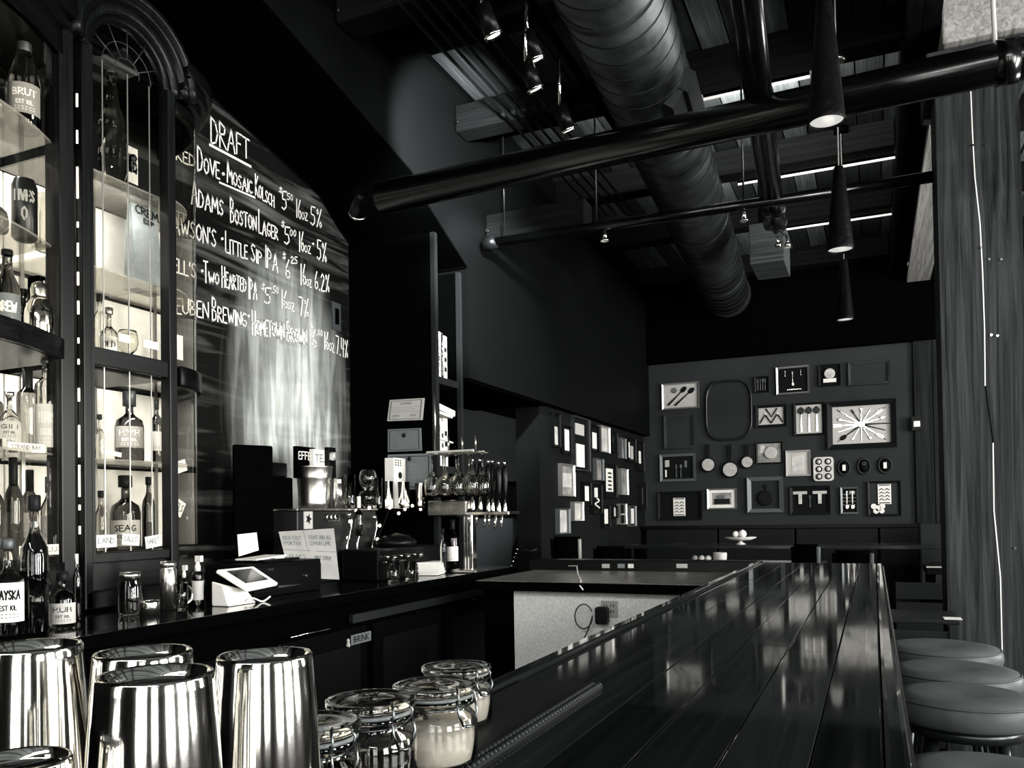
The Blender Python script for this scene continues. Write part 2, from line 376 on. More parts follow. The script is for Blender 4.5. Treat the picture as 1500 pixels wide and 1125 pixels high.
# vertical boards by the picture wall
t = thing('plank_cladding', 'tall rough vertical boards closing the picture wall at its right end', 'cladding', (.7, 9.85, 1.2))
cb = mat('cladding_boards', .013, .8, grain='z', noise=(3.5, .6), bump=.35)
for i, (a, c) in enumerate(((.42, .60), (.605, .77), (.775, .95))):
    B().box(a, c, 9.84 - .006*(i % 2), 9.88, .6, 3.17).build('board', cb, t, bevel=.004)
o = B(); q = onY(1343, 620, 9.83); o.box(q.x-.05, q.x+.05, 9.80, 9.835, q.z-.08, q.z+.07)
t = thing('thermostat', 'small dark wall control with a white face on the vertical boards', 'thermostat', q)
o.build('case', blacksat, t); B().box(q.x-.032, q.x+.03, 9.79, 9.80, q.z-.04, q.z+.02).build('face', paper, t)

# ================================================================== BACK COUNTER
ctop = mat('back_counter_top', .004, .07, coat=0, spec=.5001)
t = thing('back_counter', 'long polished black back bar counter under the chalkboard', 'counter', (-2.7, 2, 0))
B().box(-3.2, -2.203, -2.0, 5.05, .98, 1.02).build('worktop', ctop, t, bevel=.003)
B().box(-2.2025, -2.197, -2.0, 5.05, .978, 1.0185).build('front_edge', black, t)
B().box(-3.2, -2.3, -2.0, 5.0, 0, .98).build('carcass', black, t)
dp = mat('counter_door_paint', .002, .45)
for i in range(9):
    y0 = -1.9 + i*.76
    d = B().box(-2.3, -2.28, y0+.02, y0+.72, .08, .84).build('door', dp, t)
    B().box(-2.28, -2.27, y0+.09, y0+.65, .16, .76).build('panel', mat('counter_panel_paint', .004, .45), d)
r0 = onX(515, 918, -2.27); r1 = onX(726, 875, -2.27)
b = B().box(-2.285, -2.262, r0.y, r1.y, .865, .905); b.build('cooler_rail', mat('rail_grey_steel', .03, .35, .6), t, label='dull steel rail with round screws')
for px, py in ((612, 897), (693, 878)):
    c = onX(px, py, -2.262); B().cyl(c, c+Vector((.006, 0, 0)), .009, n=12).build('screw', chrome, t)
c0 = onX(425, 934, -2.24); c1 = onX(484, 920, -2.24)
B().cyl(c0, c1, .004, n=8).build('pull_bar', chrome, t)
c0 = onX(515, 945, -2.275); c1 = onX(544, 931, -2.275)
bs = thing('cooler_badge', 'small pale sticker with dark lettering under the steel rail', 'sticker', c0)
B().box(-2.279, -2.2765, c0.y, c1.y, c0.z-.002, c0.z+.045).build('plate', mat('badge_grey', .16, .5), bs)
b = B(); write(b, 'BRINK', c0.y+.02, c0.z+.008, c1.y-.02, c0.z+.008, .028, .005, lambda u, v: Vector((-2.2755, u, v))); b.build('lettering', ink, bs)
c = onX(510, 943, -2.2755); B().lathe([(.004, -.02), (.012, -.008), (.006, .008), (.009, .016), (.003, .024)], c, 8).build('emblem', paper2, bs)

# ------------------------------------------------------------------ chalkboard
board = thing('chalkboard', 'large smeared chalkboard with a hand-lettered draft beer list', 'chalkboard', (-3.2, 3.9, 1.02))
m = bpy.data.materials.new('chalk_dust_board'); m.use_nodes = True; nt = m.node_tree; bs_ = nt.nodes['Principled BSDF']
N = nt.nodes.new; L = nt.links.new
tc = N('ShaderNodeTexCoord')
def noise(scale, st, rot=0, det=5, dist=0):
    mp = N('ShaderNodeMapping'); mp.inputs['Scale'].default_value = st; mp.inputs['Rotation'].default_value = (rot, 0, 0)
    L(tc.outputs['Object'], mp.inputs[0]); n = N('ShaderNodeTexNoise'); n.inputs['Scale'].default_value = scale; n.inputs['Detail'].default_value = det
    n.inputs['Distortion'].default_value = dist; L(mp.outputs[0], n.inputs['Vector']); return n.outputs['Fac']
def mrange(s, a, b_, c, d):
    n = N('ShaderNodeMapRange'); n.inputs['From Min'].default_value = a; n.inputs['From Max'].default_value = b_; n.inputs['To Min'].default_value = c; n.inputs['To Max'].default_value = d; L(s, n.inputs['Value']); return n.outputs[0]
def mth(op, a, c):
    n = N('ShaderNodeMath'); n.operation = op
    for i, s in enumerate((a, c)):
        if isinstance(s, (int, float)): n.inputs[i].default_value = s
        else: L(s, n.inputs[i])
    return n.outputs[0]
def blob(cy, cz, ry, rz):      # wiped, dusty area centred on the board
    mp = N('ShaderNodeMapping'); mp.inputs['Location'].default_value = (0, -cy/ry, -cz/rz); mp.inputs['Scale'].default_value = (0, 1/ry, 1/rz)
    L(tc.outputs['Object'], mp.inputs[0]); g = N('ShaderNodeTexGradient'); g.gradient_type = 'SPHERICAL'; L(mp.outputs[0], g.inputs[0]); return g.outputs['Fac']
# object coords: y from 3.9, z from 1.02
horiz = mrange(noise(3.4, (1, .32, 3.0), .42, 7, 1.4), .50, .74, 0, .16)
vert = mrange(noise(5, (1, 3.0, .35), -.12, 6, .6), .42, .75, 0, .42)
low = blob(.08, 1.05, .62, .95)
vv = mth('MULTIPLY', vert, mrange(low, .0, .55, 0, 1))
base = mth('MULTIPLY', mrange(low, .05, .9, 0, .42), mrange(noise(2.2, (1, 1, 1), 0, 4), .3, .7, .4, 1.3))
tot = mth('ADD', mth('ADD', vv, base), mth('ADD', mth('MULTIPLY', horiz, mrange(noise(1.2, (1, 1, 1)), .35, .65, .15, 1.1)), .003))
vm = N('ShaderNodeVectorMath'); vm.operation = 'SCALE'; vm.inputs[0].default_value = (.95, 1, .95); L(tot, vm.inputs['Scale']); L(vm.outputs[0], bs_.inputs['Base Color'])
inp(bs_, 'Roughness', .6); inp(bs_, 'Specular IOR Level', .08)
b = B(); pts = [(-2.0+3.05, 1.025), (4.57, 1.025), (4.57, 3.20), (4.45, 3.27), (4.26, 3.41), (3.6, 3.56), (2.97, 3.70), (1.05, 3.80)]
b.pprism(PX(-3.2), pts, 0, .008); b.build('slate', m, board)
fn = lambda u, v: Vector((-3.1905, u, v))
def W(text, x0, y0, x1, y1, h, w=.010, h1=None, big=1.0):
    """pixel coordinates of a zoomed study crop -> points on the board itself"""
    X0, Y0 = 240 + x0/2.813, 140 + y0/2.813; X1, Y1 = 240 + x1/2.813, 140 + y1/2.813
    a = onX(X0, Y0, -3.1905); c = onX(X1, Y1, -3.1905)
    s0 = dep(a)/F/2.813; s1 = dep(c)/F/2.813
    b = B(); write(b, text, a.y, a.z, c.y, c.z, h*s0, w*.70, fn, (h1 or h)*s1, big=big); return b
def line(x0, y0, x1, y1, w=.012):
    a = onX(240+x0/2.813, 140+y0/2.813, -3.1905); c = onX(240+x1/2.813, 140+y1/2.813, -3.1905); b = B(); ribbon(b, [(a.y, a.z), (c.y, c.z)], w, fn); return b
def merge(name, bs):
    o = B()
    for q in bs:
        n = len(o.v); o.v += q.v; o.f += [tuple(i+n for i in f) for f in q.f]
    return o.build(name, chalkm, board)
merge('lettering', [W('DRAFT', 195, 198, 352, 262, 112, .013, 78), ])
merge('underline', [line(190, 203, 358, 292, .014)])
merge('lettering', [W('KED', 52, 262, 130, 298, 48, .010), W('DOVE', 140, 308, 230, 345, 66, .012, big=1.6), W('*', 240, 345, 252, 350, 60, .02), W('MOSAIC', 262, 358, 365, 405, 58, .012, 50, 1.6),
    W('KOLSCH', 378, 412, 455, 462, 55, .011, 46, 1.6), W('$', 476, 398, 488, 400, 22), W('5', 487, 470, 506, 474, 76, .012), W('50', 508, 428, 532, 434, 26, .009), W('16', 546, 500, 566, 508, 76, .012), W('OZ', 568, 508, 592, 516, 30, .009), W('5%', 605, 530, 650, 545, 76, .012)])
merge('underline', [line(230, 358, 375, 420, .010)])
merge('lettering', [W('ADAMS', 115, 450, 245, 496, 78, .012, 62, 1.4), W('BOSTON', 275, 522, 382, 556, 62, .012, 58, 1.7), W('LAGER', 392, 566, 470, 594, 60, .012, 50, 1.6), W('$', 485, 540, 497, 543, 24), W('5', 497, 612, 518, 616, 72, .012), W('00', 520, 578, 545, 580, 26, .009),
    W('16', 558, 640, 578, 645, 80, .012), W('OZ', 580, 645, 605, 652, 30, .009), W('*', 612, 630, 620, 632, 50, .018), W('5%', 632, 672, 670, 688, 80, .012)])
merge('lettering', [W("AWSON'S", 40, 562, 215, 626, 66, .011, 72), W('*', 235, 610, 247, 612, 50, .018), W('LITTLE', 255, 645, 345, 674, 58, .011, 54, 1.5), W('SIP', 360, 682, 405, 696, 56, .012, 52, 1.35), W('IPA', 420, 705, 470, 727, 88, .012, 70), W('$', 490, 672, 502, 676, 28), W('6', 502, 752, 522, 757, 78, .012), W('25', 524, 690, 550, 694, 28, .009),
    W('16', 564, 778, 586, 784, 84, .012), W('OZ', 588, 784, 608, 790, 30, .009), W('6.2%', 622, 796, 682, 812, 72, .012)])
merge('lettering', [W("ELL'S", 40, 725, 132, 753, 55, .011, 58), W('*', 155, 738, 164, 740, 40, .018), W('TWO', 165, 768, 228, 780, 46, .012, 44, 1.9), W('HEARTED', 240, 788, 340, 808, 66, .012, 52, 1.3), W('IPA', 350, 835, 384, 838, 88, .012, 72), W('$', 404, 800, 416, 803, 28), W('5', 416, 856, 440, 860, 66, .012), W('.50', 446, 812, 472, 818, 30, .009),
    W('16', 486, 872, 508, 878, 72, .012), W('OZ', 510, 880, 538, 888, 32, .009), W('7%', 558, 906, 596, 914, 76, .012)])
merge('lettering', [W('EUBEN', 52, 897, 185, 918, 62, .011, 66), W('BREWING', 200, 926, 342, 954, 66, .012, 58, 1.55), W('*', 345, 925, 356, 928, 40, .018), W('HOMETOWN', 365, 982, 496, 1004, 66, .012, 62, 1.5), W('BROWN', 508, 1014, 590, 1026, 64, .012, 56, 1.4), W('$', 603, 975, 614, 978, 30), W('6', 612, 1036, 630, 1040, 76, .012), W('.00', 630, 988, 654, 992, 26, .009),
    W('16', 662, 1044, 680, 1050, 70, .012), W('OZ', 682, 1050, 702, 1058, 34, .009), W('7.4%', 710, 1062, 758, 1084, 74, .012)])
q0 = onX(486, 482, -3.19); q1 = onX(498, 446, -3.19)
t = thing('wall_switch', 'grey wall switch plate at the chalkboard edge beside the beer prices', 'switch', q0)
B().box(-3.192, -3.184, q0.y, q1.y, q0.z, q1.z).build('plate', mat('switch_plate', .05, .4), t)
B().box(-3.184, -3.176, q0.y+.03, q1.y-.03, q0.z+.04, q1.z-.04).build('rocker', black, t)

# ------------------------------------------------------------------ tall shelf column (book shelves) at the niche end
t = thing('shelf_column', 'tall narrow black shelf column at the end of the chalkboard', 'bookcase', (-2.9, 4.77, 1.02))
pf = mat('shelf_post_edge', .014, .35)
B().pprism(PX(-3.2), [(4.59, 1.021), (4.625, 1.021), (4.625, 3.17), (4.59, 3.19)], 0, .625).build('side_panel', black, t)
B().box(-3.19, -2.58, 4.94, 4.965, 1.021, 3.02).build('side_panel', black, t)
B().box(-3.19, -3.17, 4.625, 4.94, 1.021, 3.0).build('back_panel', black, t)
B().box(-2.575, -2.545, 4.588, 4.63, 1.021, 3.19).build('post', pf, t); B().box(-2.575, -2.545, 4.932, 4.966, 1.021, 3.02).build('post', pf, t)
for z in (2.27, 1.69):
    B().box(-3.17, -2.56, 4.63, 4.932, z-.045, z).build('shelf', pf, t)
def books(z0, y0, specs, place):
    y = y0
    for th, h, v, lab, wr in specs:
        bk = thing('book', lab, 'book', (-2.6, y, z0), 'books on the %s shelf of the column' % place)
        cvm = mat('book_cover_%s' % ('dark' if v < .2 else 'pale'), v, .5)
        B().box(-2.80, -2.61, y, y+th, z0, z0+h).build('cover', cvm, bk, bevel=.002)
        B().box(-2.795, -2.615, y+.003, y+th-.003, z0+h, z0+h+.002).build('pages', paper, bk)
        sp = B()
        if wr: write(sp, wr, 0, 0, h*.75, 0, th*.45, .0035, lambda u, v_, y=y, th=th, z0=z0, h=h: Vector((-2.6088, y+th*.72-v_, z0+h*.1+u)))
        else:
            for k_ in range(3): sp.box(-2.6095, -2.6085, y+th*.2, y+th*.8, z0+h*(.2+.22*k_), z0+h*(.2+.22*k_)+h*.1)
        sp.build('spine_print', ink if v > .2 else paper, bk); y += th + .002
books(2.271, 4.645, [(.045, .335, .75, 'first upright book on the upper shelf, pale spine with blocks', None), (.035, .32, .02, 'black upright book on the upper shelf with pale block print', None), (.05, .315, .72, 'thick pale book in the middle of the upper shelf', 'TABLES'), (.032, .31, .02, 'dark book on the upper shelf with a white spine title', 'COCKTAIL'), (.05, .30, .78, 'last upright book on the upper shelf, plain white spine', None)], 'upper')
books(1.691, 4.65, [(.03, .32, .78, 'first tall white book on the lower shelf behind the wine glasses', None), (.03, .30, .05, 'dark tall book on the lower shelf beside the first white one', 'SPIRIT'), (.05, .32, .75, 'broad pale book with a dark figure on the lower shelf', 'WINE'), (.035, .30, .6, 'grey tall book on the lower shelf', None), (.055, .325, .8, 'last tall white book on the lower shelf, plain spine', None)], 'lower')
bk = thing('book', 'thick pale book lying flat on top of the lower shelf books', 'book', (-2.68, 4.78, 2.06))
B().obox((-2.68, 4.78, 2.072), (.95, 0, 0), (0, 1, -.12), (0, .12, 1), .1, .14, .02).build('cover', mat('book_cover_pale', .75, .5), bk, bevel=.002)
B().obox((-2.678, 4.78, 2.072), (.95, 0, 0), (0, 1, -.12), (0, .12, 1), .1015, .135, .014).build('pages', paper, bk)
bk = thing('book', 'second flat book beneath the thick one on the lower shelf', 'book', (-2.68, 4.78, 2.03))
B().obox((-2.68, 4.775, 2.040), (.95, 0, 0), (0, 1, -.08), (0, .08, 1), .095, .12, .008).build('cover', mat('book_cover_pale', .75, .5), bk)
B().obox((-2.678, 4.775, 1.866), (.95, 0, 0), (0, 1, -.08), (0, .08, 1), .0965, .115, .004).build('pages', paper, bk)

# ------------------------------------------------------------------ display cabinets
def curve_wall(b, C, z0, z1, th, n=14, t0=0., t1=1.):
    """solid strip following plan curve C(t)->(x,y), offset th inward"""
    out = []; inn = []
    for i in range(n+1):
        t = t0 + (t1-t0)*i/n; p = Vector(C(t)); q = Vector(C(min(t+.01, 1.0001))) - Vector(C(max(t-.01, -.0001))); nn = Vector((q.y, -q.x)).normalized()
        out.append(p); inn.append(p - nn*th)
    rr = [[(o.x, o.y, z0), (i.x, i.y, z0), (i.x, i.y, z1), (o.x, o.y, z1)] for o, i in zip(out, inn)]
    b.rings(rr); return b
def curve_floor(b, C, z0, z1, back=-3.165, n=14, inset=.02):
    pts = [Vector(C(i/n)) for i in range(n+1)]
    pts = [Vector((p.x - inset, p.y)) for p in pts] + [Vector((back, pts[-1].y)), Vector((back, pts[0].y))]
    k = len(pts); n0 = len(b.v); b.v += [Vector((p.x, p.y, z0)) for p in pts] + [Vector((p.x, p.y, z1)) for p in pts]
    b.f.append(tuple(range(n0+k-1, n0-1, -1))); b.f.append(tuple(range(n0+k, n0+2*k)))
    for i in range(k): j = (i+1) % k; b.f.append((n0+i, n0+j, n0+k+j, n0+k+i))
    return b
def Cbow(t):
    y = 1.02 + 1.10*t; return (-2.74 + .20*(1 - ((y-1.56)/.57)**2)*1.0, y)
def Cflat(t): return (-2.75, 2.21 + .40*t)
def Cend(t):
    a = PI/2*(1-t); return (-3.18 + .43*math.sin(a), 2.66 + .33*math.cos(a))
cabback = mat('cabinet_back_panel', .62, .35, noise=(3, .35), spec=.6, rvar=.1)
cabdark = mat('cabinet_back_dark', .008, .5)
cab = thing('display_cabinet', 'tall bow-fronted glazed bottle cabinet at the far left', 'cabinet', (-2.95, 1.56, 1.02))
ZS = (1.62, 2.39, 2.78); ZR = 2.0
b = curve_wall(B(), Cbow, 1.03, 1.22, .05, t1=.96); b.build('plinth', cabwoodh, cab)
b = curve_wall(B(), Cbow, 1.965, 2.04, .035, t1=.97); b.build('middle_rail', cabwoodh, cab, bevel=.004)
b = curve_wall(B(), Cbow, 3.10, 3.22, .04, t1=.97); curve_wall(b, lambda t: (Cbow(t)[0]+.03, Cbow(t)[1]), 3.19, 3.235, .08, t1=.98); curve_wall(b, lambda t: (Cbow(t)[0]+.06, Cbow(t)[1]), 3.24, 3.30, .10, t1=1); b.build('cornice', blacksat, cab)
curve_floor(B(), Cbow, 1.965, 1.985).build('middle_deck', cabwoodh, cab)
curve_floor(B(), Cbow, 1.22, 1.245).build('bottom_deck', cabwoodh, cab); curve_floor(B(), Cbow, 3.10, 3.12).build('top_board', blacksat, cab)
for z in ZS: curve_floor(B(), lambda t: Cbow(t*.96), z-.008, z, inset=.06).build('glass_shelf', shelfm, cab)
g = B(); n0 = 16; g.rings([[(Cbow(i/n0*.96)[0]-.02, Cbow(i/n0*.96)[1], z) for i in range(n0+1)] for z in (1.22, 1.965)], close=False, cap=False)
g.build('curved_pane', thin, cab); g = B(); g.rings([[(Cbow(i/n0*.96)[0]-.02, Cbow(i/n0*.96)[1], z) for i in range(n0+1)] for z in (2.04, 3.10)], close=False, cap=False); g.build('curved_pane', thin, cab)
def stile(y0, y1, x0, x1, z0, z1): return B().box(x0, x1, y0, y1, z0, z1)
stile(2.075, 2.135, -2.80, -2.715, 1.03, 3.24).build('stile', cabwood, cab, bevel=.006)
stile(1.0, 1.04, -2.95, -2.76, 1.03, 3.24).build('stile', cabwood, cab, bevel=.006)
def cab_back(parent, y0, y1):
    ym = (y0+y1)/2
    for a, c in ((y0, ym-.004), (ym+.004, y1)):
        for z0, z1 in ((1.245, 1.60), (1.63, 1.962), (1.99, 2.37), (2.40, 2.775)):
            B().box(-3.185, -3.165, a, c, z0, z1).build('back_panel', cabback, parent, bevel=.003)
    B().box(-3.185, -3.165, y0, y1, 2.785, 3.10).build('back_panel', cabdark, parent)
    b = B()
    for y in (y0+.07, ym, y1-.07): b.box(-3.162, -3.155, y-.008, y+.008, 1.25, 2.78)
    b.build('shelf_standard', mat('shelf_standard_steel', .3, .3, .9), parent)
cab_back(cab, 1.04, 2.165)
cab2 = thing('display_cabinet', 'tall arched cabinet with a flat glass door and a curved glass end', 'cabinet', (-2.95, 2.45, 1.02))
B().box(-3.18, -2.76, 2.19, 2.63, 1.03, 1.21).build('plinth', cabwoodh, cab2)
B().box(-2.78, -2.735, 2.19, 2.64, 1.03, 1.10).build('base_moulding', blacksat, cab2, bevel=.006)
for z0, z1 in ((1.205, 1.245), (1.975, 2.045)): B().box(-2.785, -2.745, 2.215, 2.605, z0, z1).build('door_rail', cabwoodh, cab2, bevel=.004)
B().box(-2.79, -2.735, 2.185, 2.222, 1.03, 3.22).build('stile', cabwood, cab2, bevel=.005)
B().box(-2.785, -2.742, 2.222, 2.238, 1.24, 3.22).build('door_stile', cabwood, cab2)
B().box(-2.79, -2.735, 2.602, 2.645, 1.03, 3.22).build('stile', cabwood, cab2, bevel=.005)
for z0, z1 in ((1.245, 1.975), (2.045, 3.20)):
    B().quad((-2.765, 2.236, z0), (-2.765, 2.604, z0), (-2.765, 2.604, z1), (-2.765, 2.236, z1)).build('door_pane', thin, cab2)
    b = B()
    for y in (2.30, 2.42, 2.53): b.box(-2.768, -2.764, y-.002, y+.002, z0, z1)
    b.build('pane_came', mat('lead_came', .4, .3, .8), cab2)
# arch head over the flat door: three stepped mouldings round a fan of glass
cy, cz = 2.42, 3.20
def archring(r0, r1, x0, x1, n=20):
    rr = []
    for i in range(n+1):
        a = PI*i/n; c, s = math.cos(a), math.sin(a)
        rr.append([(x0, cy-c*r0, cz+s*r0), (x1, cy-c*r0, cz+s*r0), (x1, cy-c*r1, cz+s*r1), (x0, cy-c*r1, cz+s*r1)])
    return B().rings(rr)
archring(.185, .215, -2.785, -2.745).build('arch_bead', blacksat, cab2)
archring(.215, .25, -2.80, -2.73).build('arch_moulding', cabwood, cab2); archring(.25, .275, -2.86, -2.70).build('arch_moulding', blacksat, cab2); archring(.275, .30, -2.95, -2.68).build('arch_moulding', cabwood, cab2)
b = B(); 
for r in (.06, .12): b.tube([(-2.765, cy-math.cos(PI*i/14)*r, cz+.0+math.sin(PI*i/14)*r) for i in range(15)], .0018, 5)
for a in (30, 60, 90, 120, 150): b.tube([(-2.765, cy-math.cos(math.radians(a))*.06, cz+math.sin(math.radians(a))*.06), (-2.765, cy-math.cos(math.radians(a))*.185, cz+math.sin(math.radians(a))*.185)], .0025, 5)
b.build('fan_came', mat('fan_came_dark', .03, .4, .6), cab2)
B().poly([(-2.766, cy-math.cos(PI*i/16)*.185, cz+math.sin(PI*i/16)*.185) for i in range(17)]).build('fan_pane', thin, cab2)
B().box(-3.18, -2.80, 2.19, 2.63, 3.48, 3.50).build('top_board', blacksat, cab2)
for z0, z1 in ((1.205, 1.225), (1.965, 1.985)): B().box(-3.165, -2.79, 2.19, 2.62, z0, z1).build('deck', cabwoodh, cab2)
for z in ZS: B().box(-3.15, -2.83, 2.145, 2.655, z-.008, z).build('glass_shelf', shelfm, cab2)
for z in (1.62, 2.39, 2.78):
    curve_floor(B(), lambda t: (-3.18+(Cend(t)[0]+3.18)*.9, 2.66+(Cend(t)[1]-2.66)*.9), z-.008, z, inset=0).build('glass_shelf', shelfm, cab2)
cab_back(cab2, 2.17, 2.985)
n0 = 18
for z0, z1 in ((1.10, 1.95), (2.03, 3.16)):
    B().rings([[(Cend(i/n0)[0], Cend(i/n0)[1], z) for i in range(n0+1)] for z in (z0, z1)], close=False, cap=False).build('curved_pane', thin, cab2)
def Cend_o(o): return lambda t: (-3.18 + (.43+o)*math.sin(PI/2*(1-t)), 2.66 + (.33+o)*math.cos(PI/2*(1-t)))
curve_wall(B(), Cend_o(.0), 1.03, 1.10, .04).build('curved_base', blacksat, cab2)
b = curve_wall(B(), Cend_o(.02), 1.945, 2.035, .05); b.build('curved_rail', blacksat, cab2, bevel=.008)
b = curve_wall(B(), Cend_o(.0), 3.14, 3.20, .03); curve_wall(b, Cend_o(.03), 3.20, 3.235, .06); curve_wall(b, Cend_o(.055), 3.24, 3.285, .09); curve_wall(b, Cend_o(.075), 3.29, 3.35, .11); curve_wall(b, Cend_o(.05), 3.355, 3.375, .08)
b.build('capital', blacksat, cab2, bevel=.006)
curve_floor(B(), Cend_o(.05), 3.30, 3.36, inset=0, n=14).build('capital_board', blacksat, cab2)
# string of little lamps hanging between the two cabinets, and the strips that light the back panels
led = mat('lamp_string_glow', .9, .5, emit=2.2, tint=(1, .93, .78, 1))
t = thing('lamp_string', 'vertical string of tiny lamps in the slot between the two cabinets', 'string lights', (-2.80, 2.16, 1.3))
z = 1.32; b = B()
while z < 3.0:
    l = random.choice((.02, .05, .12, .03)); b.box(-2.735, -2.729, 2.158, 2.1625, z, z+l); z += l + random.choice((.03, .06, .09))
b.build('lamp', led, t); B().box(-2.738, -2.735, 2.159, 2.1615, 1.25, 3.05).build('wire', black, t)
for y0, y1 in ((1.1, 2.05), (2.24, 2.62)):
    for z in (1.955, 2.76): area('cabinet_strip', (-2.86, (y0+y1)/2, z-.01), (-.6, 0, -1), y1-y0, .02, 5.5 if y0 < 2 else 4.5)
# ================================================================== BOTTLES AND CABINET CONTENTS
PROF = {
'wine': [(.0,0),(.92,0),(1,.02),(1,.60),(.86,.68),(.45,.76),(.34,.80),(.32,.93),(.38,.94),(.38,.98),(.32,1),(0,1)],
'champ': [(0,0),(.90,0),(1,.03),(1,.42),(.93,.52),(.62,.66),(.40,.76),(.34,.88),(.42,.90),(.42,.94),(.30,1),(0,1)],
'spirit': [(0,0),(.94,0),(1,.02),(1,.66),(.93,.71),(.5,.76),(.36,.79),(.34,.92),(.42,.93),(.42,1),(0,1)],
'tall': [(0,0),(.94,0),(1,.02),(1,.55),(.9,.63),(.5,.72),(.36,.77),(.34,.93),(.44,.94),(.44,1),(0,1)],
'squat': [(0,0),(.92,0),(1,.04),(1,.5),(.88,.60),(.45,.66),(.28,.70),(.26,.92),(.36,.93),(.36,1),(0,1)],
'beer': [(0,0),(.93,0),(1,.02),(1,.55),(.88,.64),(.5,.75),(.40,.82),(.38,.95),(.44,.96),(.44,1),(0,1)],
'swirl': [(0,0),(.9,0),(1,.03),(.86,.08),(1,.14),(1,.34),(.90,.38),(1.02,.45),(.9,.5),(1,.56),(.78,.63),(.55,.70),(.42,.80),(.34,.90),(.42,.94),(.44,.98),(.34,1),(0,1)],
'ornate': [(0,0),(.95,0),(1,.03),(1,.5),(.9,.53),(1,.56),(.92,.60),(.55,.66),(.62,.70),(.42,.76),(.5,.80),(.34,.86),(.34,.92),(.46,.93),(.46,1),(0,1)],
'jug': [(0,0),(.9,0),(1,.05),(1,.42),(.9,.55),(.5,.66),(.25,.72),(.22,.90),(.32,.92),(.32,1),(0,1)],
}
capm = mat('black_bottle_cap', .008, .35); foil = mat('dull_foil', .06, .4, .6)
liq = mat('dark_spirit', .006, .1, spec=.8)
def patch(P, r, z0, z1, face, half, m, name, parent, label=None, n=10):
    b = B(); rr = []
    for z in (z0, z1): rr.append([(P[0]+math.cos(face-half+2*half*i/n)*r, P[1]+math.sin(face-half+2*half*i/n)*r, P[2]+z) for i in range(n+1)])
    b.rings(rr, close=False, cap=False); return b.build(name, m, parent, label)
def wrap_text(b, text, P, r, face, z, h, w, halfang):
    # reads left to right for someone facing the label
    fn = lambda u, v: Vector((P[0]+math.cos(face+u)*r, P[1]+math.sin(face+u)*r, P[2]+v))
    W_, st = strokes(text, jit=.02)
    for pl in st:
        pts2 = [((-halfang + 2*halfang*a/W_)*r, z + c*h) for a, c in pl]
        ribbon(b, pts2, w, lambda u, v: fn(u/r, v))
def bottle(label, px, yt, yb, wpx, X, Z=None, style='wine', gm=None, lab=None, text=None, cap=capm, capf=.9, group=None, cat='bottle', name='bottle', ly=(.2, .5), fill=None):
    base = onX(px, yb, X); topp = onX(px, yt, X)
    if Z is not None: h = topp.z - Z; base = Vector((base.x, base.y, Z))
    else: h = topp.z - base.z
    d = dep(base); r = wpx*d/F/2
    t = thing(name, label, cat, base, group)
    B().lathe([(a*r, c*h) for a, c in PROF[style]], base, 20, cap=False).build('glass', gm or clear, t)
    if fill:
        B().lathe([(0, .006*1), (r*.9, .006), (r*.9, h*fill), (0, h*fill)], base, 16, cap=False).build('drink', liq, t)
    if cap:
        B().lathe([(0, h*capf), (r*.44, h*capf), (r*.46, h*capf+.002), (r*.46, h*1.005), (r*.40, h*1.015), (0, h*1.015)], base, 14, cap=False).build('cap', cap, t)
    face = math.atan2(-base.y, -base.x)
    if lab:
        patch(base, r*1.01, h*ly[0], h*ly[1], face, 1.15, lab, 'paper_label', t)
        b = B(); lh = (ly[1]-ly[0])*h
        if text: wrap_text(b, text, base, r*1.02, face, h*ly[0]+lh*.58, lh*.22, lh*.04, .72)
        wrap_text(b, 'EST IOL', base, r*1.02, face, h*ly[0]+lh*.3, lh*.12, lh*.025, .5) if wpx > 25 else None
        for q in (.12, .2): wrap_text(b, '---', base, r*1.02, face, h*ly[0]+lh*q-.003, .006, lh*.02, .6)
        b.build('print', ink if lab in (paper, paper2) else paper, t)
    return t
# left cabinet, top shelf
t = bottle('champagne-style bottle with pale foil top and grey label on the top glass shelf', 36, 36, 168, 43, -2.78, 2.78, 'champ', glass('green_tinted_glass', .55), mat('silver_grey_label', .22, .6), 'BRUT', foil, .72, ly=(.12, .4))
bottle('ornate cut clear bottle at the right end of the top glass shelf', 79, 65, 182, 25, -2.84, 2.78, 'ornate', clear, None, None, None)
bottle('dark bottle cut off by the frame edge on the top glass shelf', -8, 70, 160, 34, -2.80, 2.78, 'wine', darkglass)
# second shelf
def can(label, px, yt, yb, wpx, X, Z, m, txt):
    base = onX(px, yb, X); base.z = Z; h = onX(px, yt, X).z - Z; r = wpx*dep(base)/F/2
    t = thing('can', label, 'can', base); B().lathe([(0,0),(r*.8,0),(r,h*.05),(r,h*.9),(r*.82,h*.98),(r*.82,h),(0,h)], base, 22, cap=False).build('body', m, t)
    b = B(); face = math.atan2(-base.y, -base.x); wrap_text(b, txt, base, r*1.01, face, h*.62, h*.16, h*.035, .8); wrap_text(b, 'O', base, r*1.01, face, h*.3, h*.2, h*.03, .2); b.build('print', mat('can_print_grey', .25, .5), t)
    B().lathe([(0,h*.985),(r*.8,h*.985),(r*.8,h*1.01),(r*.74,h*1.01),(r*.74,h*.99),(0,h*.99)], base, 20, cap=False).build('lid', steel, t); return t
can('dark printed drinks can on the middle glass shelf of the left cabinet', 36, 265, 332, 34, -2.80, 2.39, mat('can_dark', .014, .3, .6), 'LIVES')
